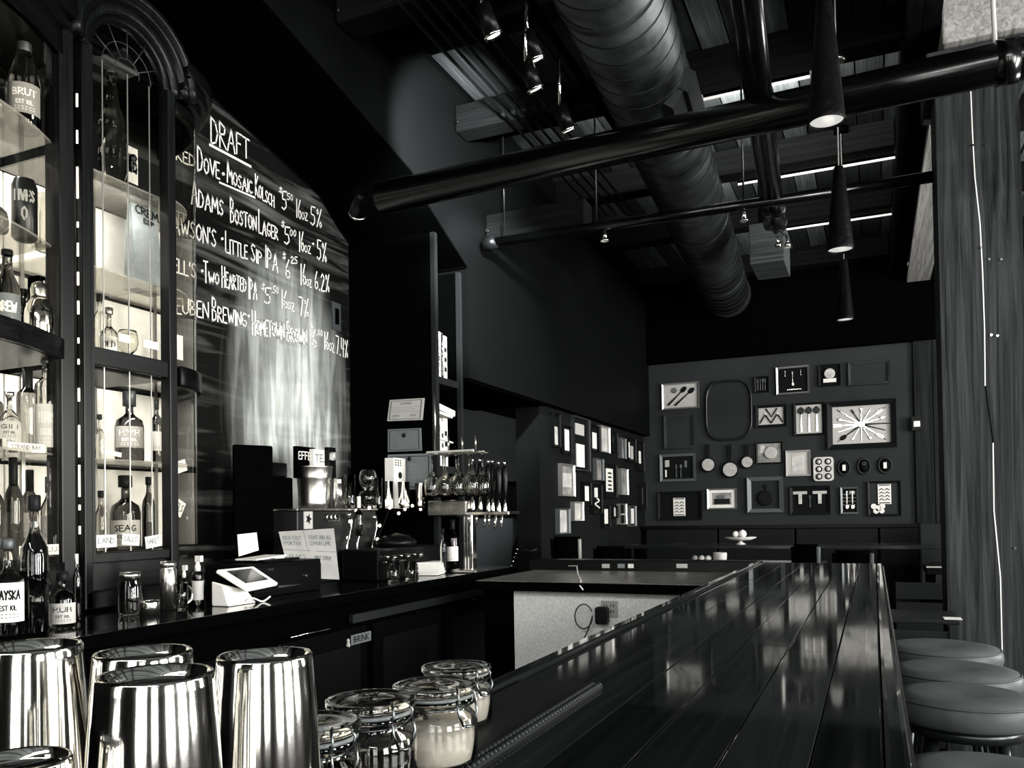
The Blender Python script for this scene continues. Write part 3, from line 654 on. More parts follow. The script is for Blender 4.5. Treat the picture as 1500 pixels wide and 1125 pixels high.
def mug(label, px, yt, yb, wpx, X, Z):
    base = onX(px, yb, X); base.z = Z; h = onX(px, yt, X).z - Z; r = wpx*dep(base)/F/2
    t = thing('glass_tankard', label, 'glass', base)
    n = 24; b = B(); rr = []
    for f, z in ((.9, 0), (1, .08), (1.03, .3), (1.0, .6), (.98, 1.0), (.9, 1.0), (.9, .12)):
        rr.append([base + Vector((math.cos(i*2*PI/n)*r*f*(1+(.05 if i % 2 and .05 < z < .9 else 0)), math.sin(i*2*PI/n)*r*f*(1+(.05 if i % 2 and .05 < z < .9 else 0)), z*h)) for i in range(n)])
    b.rings(rr, smooth=False); b.build('glass', clear, t); return t
mug('cut crystal tankard beside the dark can on the middle glass shelf', 72, 288, 340, 37, -2.83, 2.39)
bottle('dark bottle cut off by the frame edge on the middle glass shelf', -6, 285, 332, 32, -2.80, 2.39, 'jug', darkglass, None, None, None)
# on the middle rail
bottle('brown beer bottle with an illustrated label at the left frame edge', 11, 368, 482, 34, -2.72, 1.985, 'beer', darkglass, mat('beer_label_grey', .14, .6), 'BREW', capm, .95, ly=(.06, .52))
base = onX(58, 484, -2.74); base.z = 1.986; h = onX(58, 413, -2.74).z - base.z; r = .5*40*dep(base)/F
t = thing('cocktail_shaker', 'polished steel cobbler shaker on the middle rail of the left cabinet', 'cocktail shaker', base)
B().lathe([(0,0),(r*.92,0),(r,h*.03),(r,h*.5),(r*.96,h*.58),(r*.7,h*.70),(r*.62,h*.74),(0,h*.74)], base, 28, cap=False).build('body', chrome, t)
B().lathe([(0,h*.74),(r*.60,h*.74),(r*.58,h*.80),(r*.60,h*.88),(r*.5,h*.96),(r*.2,h*1.0),(0,h*1.0)], base, 24, cap=False).build('cap', steel, t)
q = onX(76, 470, -2.98); t = thing('whiskey_box', 'dark box with white capitals behind the cocktail shaker', 'box', (q.x, q.y, 1.986)); zt = onX(76, 412, -2.98).z
B().box(q.x-.03, q.x+.03, q.y-.08, q.y+.10, 1.986, zt).build('carton', black, t)
b = B(); write(b, 'JAMES', q.y-.075, zt-.06, q.y+.09, zt-.06, .04, .007, lambda u, v: Vector((q.x+.031, u, v))); b.build('lettering', paper, t)
def tumbler(label, px, yt, yb, wpx, X, Z=None, group=None, m=None, name='drinking_glass'):
    base = onX(px, yb, X); topz = onX(px, yt, X).z
    if Z is not None: base.z = Z
    h = topz - base.z; r = wpx*dep(base)/F/2
    t = thing(name, label, 'glass', base, group)
    B().lathe([(0,0),(r*.82,0),(r*.86,h*.03),(r,h),(r*.95,h),(r*.8,h*.09),(0,h*.09)], base, 20, cap=False).build('glass', m or clear, t); return t
tumbler('small straight glass behind the beer bottle in the left cabinet', 34, 424, 478, 14, -2.9, 1.986)
# lower bay
bottle('clear vodka bottle with a script-lettered white label and dark emblem', 68, 522, 648, 31, -2.80, 1.62, 'spirit', clear, mat('cream_label', .55, .7), 'TITOS', foil, .92, ly=(.0+.06, .5))
bottle('decanter-like bottle with a black stopper beside the vodka bottle', 41, 540, 650, 30, -2.84, 1.62, 'spirit', smoke, None, None, capm, .70)
bottle('round-shouldered clear bottle left of the black-stoppered one', 14, 575, 652, 30, -2.80, 1.62, 'jug', clear, paper2, 'GIN', steel, .94)
bottle('dark thin bottle half hidden behind the right stile of the left cabinet', 89, 545, 650, 14, -2.95, 1.62, 'wine', darkglass, paper2, None, capm, .8)
bottle('dark bottle at the frame edge on the lower glass shelf', -12, 560, 652, 30, -2.84, 1.62, 'spirit', darkglass)
def card(label, x0, y0, x1, y1, X, txt=None, tilt=0, name='name_card', sub=None, m=None):
    a = onX(x0, y0, X); c = onX(x1, y1, X); cx, cz = (a.y+c.y)/2, (a.z+c.z)/2; hw = abs(c.y-a.y)/2; hh = abs(a.z-c.z)/2
    U = Vector((0, math.cos(tilt), math.sin(tilt))); V = Vector((0, -math.sin(tilt), math.cos(tilt))); C_ = Vector((X, cx, cz))
    t = thing(name, label, 'card', C_ - V*hh)
    B().obox(C_, (1,0,0), U, V, .0008, hw, hh).build('card', m or paper, t)
    if txt:
        b = B(); write(b, txt, -hw*.8, -hh*.35, hw*.75, -hh*.35, hh*.9, hh*.13, lambda u, v: C_ + U*u + V*v + Vector((.0014, 0, 0)), jit=.05); b.build('handwriting', greyink, t)
    return t
card('long white shelf card lettered by hand on the left cabinet', 11, 647, 66, 664, -2.69, 'STRAND BAY')
bottle('tall dark bottle with a long neck on the bottom deck of the left cabinet', 20, 672, 812, 26, -2.84, 1.245, 'tall', darkglass, None, None, capm, .72)
bottle('dark bottle on the bottom deck beside the lit panel', 44, 690, 812, 24, -2.95, 1.245, 'wine', darkglass, paper2, None, capm, .75)
bottle('clear tall bottle right of the dark ones on the bottom deck', 72, 700, 812, 22, -2.92, 1.245, 'tall', clear, paper2, None, foil, .8)
bottle('dark bottle cut by the frame edge on the bottom deck', -8, 690, 812, 26, -2.80, 1.245, 'wine', darkglass)
card('small white card low in the left cabinet, left of two', 28, 800, 42, 813, -2.70, 'CAL'); card('wider white card low in the left cabinet, right of two', 61, 798, 86, 812, -2.725, 'ELIJ')
card('small grey card on the plinth below the left cabinet', 77, 817, 90, 839, -2.735, None, m=paper2)
# ------------- arched cabinet contents
bottle('clear bottle with a swirled relief shoulder on the top glass shelf', 165, 106, 222, 38, -2.93, 2.78, 'swirl', clear, None, None, None)
card('rounded pale card standing behind the swirled bottle', 186, 212, 202, 272, -3.05, 'NOTES'); 
q0 = onX(190, 390, -2.98); q1 = onX(228, 304, -2.98)
t = thing('gift_bag', 'grey printed bag with black capitals on the middle glass shelf', 'bag', (q0.x, (q0.y+q1.y)/2, 2.39))
B().hexa([(-3.02,q0.y,2.39),(-2.94,q0.y,2.39),(-2.94,q1.y,2.39),(-3.02,q1.y,2.39),(-2.99,q0.y,q1.z),(-2.97,q0.y,q1.z),(-2.97,q1.y,q1.z-.01),(-2.99,q1.y,q1.z-.01)]).build('paper_body', mat('bag_grey', .16, .8, noise=(12, .35)), t)
b = B(); fnb = lambda u, v: Vector((-2.9665+.0005+(q1.z-v)/(q1.z-2.39)*.03, u, v)); write(b, 'CREMA', q0.y+.02, q1.z-.065, q1.y+.035, q1.z-.075, .035, .007, fnb); write(b, 'ESP', q0.y+.06, q1.z-.1, q1.y-.03, q1.z-.105, .02, .005, fnb); b.build('lettering', ink, t)
bottle('pale-capped bottle at the left of the middle rail in the arched cabinet', 146, 432, 503, 18, -2.92, 2.0, 'spirit', clear, None, None, capm, .9)
bottle('stout little bottle with a white oval label on the middle rail', 160, 452, 505, 24, -2.86, 2.0, 'squat', clear, paper, 'OLD', steel, .9, ly=(.08,.5))
def stem_glass(label, base, h, r, group=None, flip=False, name='wine_glass'):
    t = thing(name, label, 'glass', base, group)
    pr = [(0,0),(r*.85,0),(r*.8,h*.015),(r*.1,h*.04),(r*.07,h*.42),(r*.35,h*.47),(r*.85,h*.60),(r,h*.74),(r*.93,h*.9),(r*.82,h),(r*.79,h),(r*.9,h*.9),(r*.96,h*.74),(r*.8,h*.61),(r*.3,h*.49),(0,h*.485)]
    if flip: pr = [(a, -c) for a, c in pr]
    B().lathe(pr, base, 24, cap=False).build('glass', clear, t); return t
q = onX(187, 508, -2.98); stem_glass('large stemmed glass standing in the arched cabinet behind two cards', Vector((q.x, q.y, 2.0)), .20, .045)
card('blank white card on the arched cabinet door rail, left of two', 174, 488, 190, 503, -2.742); card('blank wider white card on the arched cabinet door rail, right of two', 210, 497, 232, 513, -2.742)
bottle('dark square-shouldered bourbon bottle with a grey label in the arched cabinet', 190, 575, 668, 40, -2.95, 1.62, 'squat', darkglass, mat('silver_grey_label', .22, .6), 'RYE', capm, .8)
bottle('bottle with white label at the right of the lower glass shelf', 230, 586, 672, 14, -2.93, 1.62, 'spirit', darkglass, paper2, None, capm, .85)
bottle('half-seen clear bottle at the left of the lower glass shelf of the arched cabinet', 146, 608, 668, 16, -2.90, 1.62, 'jug', clear)
card('tilted white card on the lower glass shelf', 148, 659, 178, 668, -2.80, None, tilt=-.12)
bottle('big dark bottle with a pale square label on the bottom deck', 184, 698, 800, 42, -2.93, 1.245, 'squat', darkglass, paper2, 'SEAG', capm, .85, ly=(.05,.4))
bottle('slim dark bottle right of the big one on the bottom deck', 218, 700, 800, 18, -2.93, 1.245, 'wine', darkglass)
bottle('slim smoky bottle left of the big one on the bottom deck', 148, 720, 800, 18, -2.92, 1.245, 'tall', smoke)
card('first hand-lettered card under the arched door glass', 141, 784, 171, 801, -2.742, 'LAND'); card('middle hand-lettered card under the arched door glass', 179, 783, 204, 798, -2.742, 'GALLO', tilt=-.1); card('last hand-lettered card under the arched door glass', 213, 785, 236, 801, -2.742, 'HAKET', tilt=.12)
card('tall white card inside the curved glass end', 258, 490, 268, 528, -2.95); card('tilted white card in the curved end, upper of two', 258, 674, 273, 692, -2.92, None, tilt=.3); card('tilted white card in the curved end, lower of two', 257, 733, 269, 756, -2.92, 'ELS', tilt=-.5)

# ================================================================== ON THE BACK COUNTER
ZC = 1.021
bottle('stout spirit bottle with a bold white label at the left frame edge', 12, 790, 922, 44, -2.42, ZC, 'squat', clear, paper, 'RAYSKA', foil, .9, ly=(.16,.56), fill=.45)
bottle('tall dark-filled bottle standing on the counter in front of the left cabinet', 51, 728, 925, 38, -2.40, ZC, 'tall', smoke, None, None, capm, .90, fill=.46)
bottle('small jar-like bottle with a pale label right of the tall one', 92, 838, 908, 36, -2.45, ZC, 'squat', smoke, paper2, 'RUB', capm, .85, ly=(.08,.45))
bottle('thin clear bottle between the tall bottle and the small labelled one', 72, 835, 912, 12, -2.5, ZC, 'tall', clear)
bottle('thin dark bottle at the foot of the left cabinet stile', 113, 812, 900, 12, -2.55, ZC, 'wine', darkglass, None, None, chrome, .8)
def jarlid(label, px, yt, yb, wpx, X):
    base = onX(px, yb, X); base.z = ZC; h = onX(px, yt, X).z-ZC; r = wpx*dep(base)/F/2
    t = thing('glass_jar', label, 'jar', base)
    B().lathe([(0,0),(r*.95,0),(r,h*.05),(r,h*.72),(r*.86,h*.8),(r*.86,h*.84),(0,h*.84)], base, 22, cap=False).build('glass', clear, t)
    B().lathe([(0,h*.84),(r*.9,h*.84),(r*.9,h),(0,h)], base, 22, cap=False).build('lid', steel, t)
jarlid('glass jar with a metal lid beside the small steel tin', 191, 838, 888, 33, -2.55)
base = onX(219, 889, -2.45); base.z = ZC; r = 14*dep(base)/F; t = thing('steel_tin', 'low round steel tin beside the lidded jar', 'tin', base)
B().lathe([(0,0),(r,0),(r,.045),(r*.97,.047),(0,.047)], base, 24, cap=False).build('body', steel, t)
B().lathe([(r*1.03,.040),(r*1.03,.052),(0,.054)], base, 24, cap=False).build('lid', chrome, t)
base = onX(247, 886, -2.5); base.z = ZC; r = 11.5*dep(base)/F; h = onX(247, 822, -2.5).z-ZC
t = thing('steel_flask', 'straight brushed steel flask with ribbed collar', 'flask', base)
B().lathe([(0,0),(r,0),(r,h*.82),(r*.86,h*.85),(r*.86,h*.88),(r*.95,h*.9),(r*.95,h),(0,h)], base, 24, cap=False).build('body', steel, t)
t = thing('handled_glass', 'glass mug with a round handle beside the steel flask', 'mug', onX(266, 884, -2.46)); o_ = onX(266, 884, -2.46); o_.z = ZC
B().lathe([(0,0),(.022,0),(.024,.1),(.021,.1),(.019,.01),(0,.01)], o_, 18, cap=False).build('glass', clear, t)
B().tube([o_ + Vector((0, .02+.035*math.sin(a), .055+.035*math.cos(a))) for a in [PI*i/10 for i in range(11)]], .004, 8).build('handle', chrome, t)
def spray(label, px, yt, yb, wpx, X):
    base = onX(px, yb, X); base.z = ZC; h = onX(px, yt, X).z-ZC; r = wpx*dep(base)/F/2
    t = thing('spray_bottle', label, 'bottle', base)
    B().lathe([(0,0),(r,0),(r,h*.58),(r*.9,h*.66),(r*.4,h*.7),(0,h*.7)], base, 18, cap=False).build('body', clear, t)
    patch(base, r*1.02, h*.12, h*.5, math.atan2(-base.y,-base.x), 1.0, paper2, 'paper_label', t)
    B().lathe([(0,h*.69),(r*.45,h*.69),(r*.45,h*.80),(r*.3,h*.82),(r*.3,h*.9),(0,h*.9)], base, 14, cap=False).build('collar', paper, t)
    B().box(base.x-r*.3, base.x+r*.9, base.y-r*.3, base.y+r*.3, base.z+h*.88, base.z+h).build('nozzle', paper, t)
spray('small spray bottle with white pump behind the mug', 270, 828, 884, 12, -2.55); spray('clear spray bottle with white nozzle at the right of the group', 290, 814, 880, 18, -2.5)
# dark till with a swivel screen
t = thing('till_screen', 'black point of sale screen silhouetted against the chalkboard', 'monitor', onX(370, 812, -2.85))
a = onX(342, 800, -2.85); c = onX(398, 655, -2.85)
U = Vector((.45, .89, 0)); Cc = (a+c)/2
B().obox(Cc, U.cross(Vector((0,0,1))), U, (0,0,1), .015, abs(c.y-a.y)*.36, abs(c.z-a.z)*.5).build('screen', black, t, bevel=.01)
B().cyl((Cc.x-.05, Cc.y, ZC), (Cc.x-.05, Cc.y, Cc.z), .03, n=12).build('stand', black, t)
B().box(Cc.x-.15, Cc.x+.08, Cc.y-.12, Cc.y+.12, ZC, ZC+.02).build('foot', black, t)
a = onX(392, 820, -2.92); c = onX(432, 680, -2.92)
t = thing('coffee_grinder', 'dark squarish machine behind the till screen', 'machine', (-2.92, (a.y+c.y)/2, ZC))
B().box(-3.0, -2.86, a.y-.05, c.y-.09, ZC, c.z-.08).build('body', black, t, bevel=.01); B().box(-2.98, -2.88, a.y-.03, c.y-.11, c.z-.08, c.z).build('hopper', blacksat, t, bevel=.01)
# receipt printer and cash drawer, card reader, receipt
a = onX(362, 866, -2.48); c = onX(465, 818, -2.48)
t = thing('cash_drawer', 'low black cash drawer with a keyhole under the clutter', 'cash drawer', (-2.6, (a.y+c.y)/2, ZC))
B().box(-2.72, -2.46, a.y, c.y, ZC, c.z).build('body', mat('drawer_black', .003, .4), t, bevel=.006)
B().box(-2.46, -2.452, a.y+.01, c.y-.01, ZC+.02, c.z-.02).build('drawer', blacksat, t)
k_ = onX(448, 843, -2.450); B().cyl(k_, k_+Vector((.006,0,0)), .008, n=12).build('lock', chrome, t)
b = B(); b.box(-2.452, -2.4485, onX(392, 834, -2.45).y, onX(401, 834, -2.45).y, onX(392, 836, -2.45).z, onX(392, 833, -2.45).z); b.box(-2.452, -2.4485, onX(408, 860, -2.45).y, onX(440, 860, -2.45).y, onX(408, 861, -2.45).z, onX(408, 858, -2.45).z); b.build('chrome_slot', chrome, t)
def sheet(name, label, cat, quadpx, X, m, txt=None, lean=.0, rows=0, thick=.0015, hand=None):
    P_ = [onX(x, y, X) for x, y in quadpx]   # bl, br, tr, tl
    P_[2].x -= lean; P_[3].x -= lean
    n = (P_[1]-P_[0]).cross(P_[3]-P_[0]).normalized()
    if n.x < 0: n = -n
    t = thing(name, label, cat, (P_[0]+P_[1])/2)
    B().hexa([*P_, *[p - n*thick for p in P_]]).build('sheet', m, t)
    fn = lambda u, v: (P_[0]*(1-u)*(1-v) + P_[1]*u*(1-v) + P_[2]*u*v + P_[3]*(1-u)*v) + n*.0012
    b = B()
    if hand:
        for (tx, u0, v0, u1, h_, w_) in hand: write(b, tx, u0, v0, u1, v0, h_, w_, fn, jit=.06)
    if rows:
        for i in range(rows):
            v = .88 - i*.8/rows
            x_ = .1
            while x_ < .85:
                l = random.uniform(.06, .2); ribbon(b, [(x_, v), (min(.9, x_+l), v+random.uniform(-.01,.01))], .014, fn); x_ += l+.04
    if b.v: b.build('handwriting', greyink, t)
    return t
sheet('receipt', 'white receipt sheet standing up behind the card reader', 'paper', [(350,815),(379,806),(376,780),(348,783)], -2.52, paper, rows=5)
t = thing('desk_tray', 'dark tray with loose papers on top of the cash drawer', 'tray', onX(372, 822, -2.62))
b = B(); q = onX(372, 822, -2.62); zt = onX(462, 818, -2.48).z + .002
b.box(-2.72, -2.47, q.y-.1, q.y+.14, zt, zt+.012); b.build('tray', blacksat, t)
B().obox((-2.56, q.y-.02, zt+.018), (1,0,0), (0,1,.05), (0,-.05,1), .06, .1, .003).build('paper_slip', paper, t)
B().obox((-2.52, q.y+.06, zt+.017), (.8,.6,0), (-.6,.8,0), (0,0,1), .02, .06, .004).build('paper_slip', paper, t)
t = thing('card_reader', 'white card reader with a dark tilted screen on a white stand', 'card reader', onX(355, 872, -2.36))
q = onX(358, 868, -2.36); q.z = ZC; hs = .115
st = B().hexa([(q.x-.07,q.y-.11,ZC),(q.x+.02,q.y-.11,ZC),(q.x+.02,q.y+.05,ZC),(q.x-.07,q.y+.05,ZC),(q.x-.07,q.y-.11,ZC+.10),(q.x-.01,q.y-.11,ZC+.085),(q.x-.01,q.y+.03,ZC+.05),(q.x-.07,q.y+.03,ZC+.06)]); st.build('stand', paper, t, bevel=.006)
T4 = [onX(364, 863, -2.28), onX(408, 854, -2.36), onX(371, 829, -2.46), onX(318, 834, -2.40)]
n = (T4[1]-T4[0]).cross(T4[3]-T4[0]).normalized(); n = n if n.z > 0 else -n
tf = lambda u, v, k=0: (T4[0]*(1-u)*(1-v) + T4[1]*u*(1-v) + T4[2]*u*v + T4[3]*(1-u)*v) + n*k
B().hexa([tf(0,0), tf(1,0), tf(1,1), tf(0,1), tf(0,0,-.016), tf(1,0,-.016), tf(1,1,-.016), tf(0,1,-.016)]).build('tablet', paper, t, bevel=.005)
B().hexa([tf(.14,.24,.0012), tf(.86,.24,.0012), tf(.86,.88,.0012), tf(.14,.88,.0012), tf(.14,.24,-.001), tf(.86,.24,-.001), tf(.86,.88,-.001), tf(.14,.88,-.001)]).build('screen', mat('dark_screen', .004, .12, spec=.4), t)
B().tube([q + Vector((.03, -.02+.02*i, .012 + .01*math.sin(i))) for i in range(8)], .004, 6).build('cable', paper, t)
t = thing('clipboard', 'leaning clipboard holding a hand-ruled white list', 'clipboard', onX(450, 850, -2.6))
P4 = [onX(425, 846, -2.52), onX(497, 849, -2.45), onX(489, 774, -2.60), onX(408, 779, -2.66)]
for p_, z in zip(P4[:2], (1.03, 1.03)): p_.z = max(z, p_.z)
n = (P4[1]-P4[0]).cross(P4[3]-P4[0]).normalized(); n = n if n.x > 0 else -n
B().hexa([*[p+Vector((0,0,0)) - n*.002 for p in P4], *[p - n*.008 for p in P4]]).build('board', black, t)
ff = lambda u, v: (P4[0]*(1-u)*(1-v) + P4[1]*u*(1-v) + P4[2]*u*v + P4[3]*(1-u)*v) + n*.001
B().hexa([ff(0,0), ff(1,0), ff(1,1), ff(0,1), *[ff(a,c)-n*.002 for a, c in ((0,0),(1,0),(1,1),(0,1))]]).build('paper', mat('list_paper', .28, .8, noise=(6, .15)), t)
b = B(); ribbon(b, [(0, .6), (1, .52)], .012, lambda u,v: ff(u,v)+n*.001); ribbon(b, [(.42, 1), (.5, 0)], .010, lambda u,v: ff(u,v)+n*.001)
for (tx, u0, v0, u1) in (('KEG LIST', .05, .82, .36), ('PORTER', .05, .70, .34), ('STOUT AND ALE', .5, .80, .92), ('LEMON LIME', .5, .68, .9), ('OLIVES', .08, .42, .38), ('MINT SYRUP', .55, .38, .88)): write(b, tx, u0, v0, u1, v0-.02, .075, .012, lambda u,v: ff(u,v)+n*.001, jit=.06)
b.build('handwriting', greyink, t)
# box-like cooler with badges, bucket, steel cylinder
a = onX(436, 806, -2.70); c = onX(510, 748, -2.70)
t = thing('ice_chest', 'dull steel counter chest carrying two round badges', 'ice chest', (-2.85, (a.y+c.y)/2, ZC)); zt = c.z
B().box(-3.1, -2.70, a.y, c.y+.28, ZC, zt).build('body', mat('chest_grey', .010, .4, .3), t, bevel=.006)
B().box(-3.11, -2.69, a.y-.01, c.y+.29, zt, zt+.012).build('lid', steel, t, bevel=.003)
q = onX(451, 762, -2.699); B().box(-2.70, -2.695, q.y-.035, q.y+.035, q.z-.045, q.z+.045).build('badge', paper2, t)
b = B(); b.rings([[(-2.6935, q.y+math.cos(i*PI/5)*(.026 if i % 2 == 0 else .012), q.z+.006+math.sin(i*PI/5)*(.030 if i % 2 == 0 else .014)) for i in range(10)], [(-2.6945, q.y+math.cos(i*PI/5)*(.026 if i % 2 == 0 else .012), q.z+.006+math.sin(i*PI/5)*(.030 if i % 2 == 0 else .014)) for i in range(10)]], smooth=False); b.build('badge_star', ink, t)
q = onX(488, 758, -2.69); b = B()
for dy in (-.035, 0, .035): b.tube([(q.x, q.y+dy+math.cos(2*PI*i/12)*.022, q.z+math.sin(2*PI*i/12)*(.02)) for i in range(12)], .004, 6, close=True)
b.build('wire_emblem', chrome, t)
q = onX(461, 744, -2.85); q.z = zt+.013; h = onX(461, 684, -2.85).z-q.z; r = 26*dep(q)/F
t = thing('galvanized_bucket', 'galvanized bucket with rolled bands on the counter chest', 'bucket', q)
galv = mat('galvanized_steel', .5, .28, 1, warm, noise=(8, .3))
B().lathe([(0,0),(r*.86,0),(r*.88,h*.10),(r*.91,h*.12),(r*.89,h*.15),(r*.91,h*.2),(r*.89,h*.22),(r*.96,h*.70),(r*.99,h*.73),(r*.97,h*.77),(r*1.0,h*.97),(r*1.04,h),(r*1.0,h*1.01),(r*.94,h*.8),(r*.8,h*.1),(0,h*.1)], q, 30, cap=False).build('body', galv, t)
zt2 = q.z + h*.72
for i, (x0, y0, x1, y1, m_, lab_, tx) in enumerate(((436,700,462,656, black, 'dark tea box with a white word, left in the bucket', 'EFFEN'), (460,700,483,660, paper, 'white box standing in the middle of the bucket', 'TEA'), (482,700,492,656, blacksat, 'thin dark menu at the right of the bucket', 'MENU'))):
    X_ = -2.86 + .03*i; a = onX(x0, y0, X_); c = onX(x1, y1, X_)
    tt = thing('box', lab_, 'box', ((a.x+c.x)/2, (a.y+c.y)/2, zt2)); B().box(X_-.03, X_, a.y, c.y, zt2, c.z).build('carton', m_, tt, bevel=.002)
    b = B(); write(b, tx, a.y+.01, c.z-.07, c.y-.01, c.z-.07, .04, .006, lambda u, v: Vector((X_+.001, u, v))); b.build('lettering', paper if m_ is not paper else greyink, tt)
q = onX(497, 744, -2.74); q.z = zt+.013; h = onX(497, 700, -2.74).z-q.z; r = 10*dep(q)/F
t = thing('steel_canister', 'slim ribbed steel canister beside the bucket', 'canister', q)
B().lathe([(0,0),(r,0),(r,h*.78),(r*.9,h*.8),(r*.95,h*.84),(r*.9,h*.88),(r*.95,h*.93),(r*.85,h),(0,h)], q, 24, cap=False).build('body', steel, t)
# stacked snifters and glasses along the chest top
for px, yt, yb, w, lab_ in ((513,695,742,16,'clear tumbler just right of the steel canister'), (553,700,742,15,'clear glass right of the stacked globe glasses'), (570,705,744,13,'first of the slim glasses before the white carton'), (592,706,745,18,'slim clear glass in front of the white carton'), (617,708,746,18,'clear pint glass at the right end of the row')):
    tumbler(lab_, px, yt, yb, w, -2.66, zt+.013)
for i, (px, yt, yb) in enumerate(((538,718,745), (539,686,718))):
    q = onX(px, yb, -2.70); q.z = zt + .013 if i == 0 else zt+.013+.105; h = .10 if i == 0 else .12; r = 13*dep(q)/F
    t = thing('globe_glass', ['round bowl glass under another, at the middle of the chest top', 'round globe glass balanced on top of the other bowl'][i], 'glass', q)
    B().lathe([(0,0),(r*.5,0),(r*.45,h*.05),(r*.9,h*.3),(r,h*.6),(r*.85,h*.9),(r*.7,h),(r*.66,h),(r*.8,h*.88),(r*.93,h*.6),(r*.8,h*.32),(0,h*.1)], q, 22, cap=False).build('glass', clear if i else smoke, t)
a = onX(578, 742, -2.76); c = onX(594, 672, -2.76)
t = thing('carton', 'white patterned carton with a small dark head-shaped print', 'carton', (-2.79, (a.y+c.y)/2, zt+.013))
B().box(-2.83, -2.76, a.y, c.y, zt+.013, c.z).build('box', paper, t, bevel=.003); b = B()
for i in range(3):
    for j in range(3): b.box(-2.759, -2.758, a.y+.012+j*.028, a.y+.026+j*.028, c.z-.05+i*.015, c.z-.042+i*.015)
b.lathe([(.001,0),(.022,.002),(.022,.003),(.001,.004)], (-2.761, (a.y+c.y)/2, c.z-.11), 14, axis=(1,0,0)); b.build('print', ink, t)
# dark lower machine and things hanging at the chest edge
a = onX(525, 835, -2.55); c = onX(625, 785, -2.55)
t = thing('espresso_machine', 'low black machine with chrome glints right of the clipboard', 'machine', (-2.65, (a.y+c.y)/2, ZC))
B().box(-2.66, -2.42, a.y, c.y-.06, ZC, c.z-.05).build('body', blacksat, t, bevel=.012)
B().lathe([(.001,0),(.11,0),(.12,.03),(.08,.06),(.001,.08)], (-2.54, (a.y+c.y)/2, c.z-.05), 26).build('lid', blacksat, t)
b = B(); 
for i in range(6): b.cyl((-2.42, a.y+.06+i*.07, c.z-.09-.02*(i % 2)), (-2.39, a.y+.06+i*.07, c.z-.095), .009, n=10)
b.cyl((-2.41, a.y+.02, c.z-.12), (-2.41, a.y+.25, c.z-.12), .005); b.build('chrome_knobs', chrome, t)
for i, (px, py) in enumerate(((511,752),(526,750),(548,756))):
    q = onX(px, py, -2.66); t = thing('bottle_opener', ['curled chrome opener hanging nearest the wire emblem', 'second curled chrome opener on the chest edge', 'last chrome opener hanging at the right of the chest edge'][i], 'opener', q)
    B().tube([q+Vector((0, .025*math.sin(a*1.0), -.09+.09*math.cos(a*.5)-.01*a)) for a in [i_*.6 for i_ in range(10)]], .006, 7).build('loop', chrome, t)
    B().lathe([(.001,0),(.014,.004),(.014,.02),(.001,.026)], q+Vector((0,0,-.02)), 10).build('head', chrome, t)
bottle('small dark bottle with a white cap at the chest edge', 526, 728, 785, 13, -2.64, None, 'squat', darkglass, None, None, paper, .72)
tumbler('first of two rocks glasses on the counter before the black machine', 576, 820, 850, 20, -2.33, ZC); tumbler('second rocks glass, beside the napkins', 601, 822, 848, 18, -2.33, ZC, m=glass('steel_tint_glass', .8))
# napkins
q = onX(641, 838, -2.34); t = thing('napkin_stack', 'stack of folded white paper napkins at the end of the counter', 'napkins', (q.x, q.y, ZC))
for i in range(9):
    B().obox((q.x-.06+random.uniform(-.006,.006), q.y+random.uniform(-.006,.006)+.01, ZC+.005+i*.0085), (math.cos(.25+i*.03),math.sin(.25+i*.03),0), (-math.sin(.25+i*.03),math.cos(.25+i*.03),0), (0,0,1), .075, .085, .0035).build('napkin', paper, t, bevel=.002)
# stemware rack with hanging glasses
a = onY(634, 664, 4.35); c = onY(701, 664, 4.35); zr = a.z
t = thing('stemware_rack', 'pale bar rail rack holding upside-down wine glasses', 'glass rack', (a.x, 4.35, zr))
b = B()
for yy in (4.28, 4.42): b.box(a.x, c.x, yy-.008, yy+.008, zr-.006, zr+.006)
b.build('rail', paper2, t)
b = B()
for f in (.06, .35, .65, .94): b.cyl((a.x+(c.x-a.x)*f, 4.35, zr), (a.x+(c.x-a.x)*f, 4.35, zr+.10 if f != .06 else zr+.42), .006)
b.box(a.x, c.x, 4.33, 4.37, zr+.40, zr+.42) if False else None
b.cyl((a.x, 4.45, zr), (a.x-.02, 4.60, zr), .007); b.cyl((c.x-.12, 4.40, zr), (c.x-.16, 4.59, zr), .007)
b.build('support', steel, t)
for i in range(8):
    f = (i % 4)/3*.86+.07; yy = 4.30 + .10*(i//4)
    stem_glass('%s upside-down wine glass in the %s row of the hanging rack' % (('leftmost', 'second', 'third', 'rightmost')[i % 4], ('front', 'rear')[i//4]), Vector((a.x+(c.x-a.x)*f+(.02 if i > 3 else 0), yy, zr-.004)), .262, .049, 'wine glasses hanging on the rack', flip=True)
# draught tap tower
t = thing('draught_tower', 'chrome beer tap tower with a row of dark wooden tap handles', 'beer tap', (-2.32, 4.55, ZC))
a = onY(632, 755, 4.45); c = onY(741, 750, 4.45); zc = (a.z+c.z)/2
B().box(a.x, a.x+.27, 4.40, 4.52, zc-.015, zc+.085).build('tap_box', mat('tap_box_steel', .3, .18, 1, warm), t, bevel=.01)
B().box(a.x+.27, c.x+.05, 4.38, 4.54, zc-.01, zc+.012).build('crossbar', chrome, t, bevel=.004)
m1 = onY(687, 790, 4.47).x
B().box(m1-.035, m1+.035, 4.44, 4.51, ZC, zc).build('column', chrome, t, bevel=.01)
b = B(); 
for dx in (-.02, 0, .02): b.box(m1+dx-.004, m1+dx+.004, 4.436, 4.44, ZC+.02, zc-.01)
b.build('flute', dkwood, t)
B().box(m1-.08, m1+.09, 4.38, 4.56, ZC, ZC+.018).build('foot_plate', steel, t, bevel=.004)
tapm = mat('dark_tap_handle', .002, .3, spec=.15)
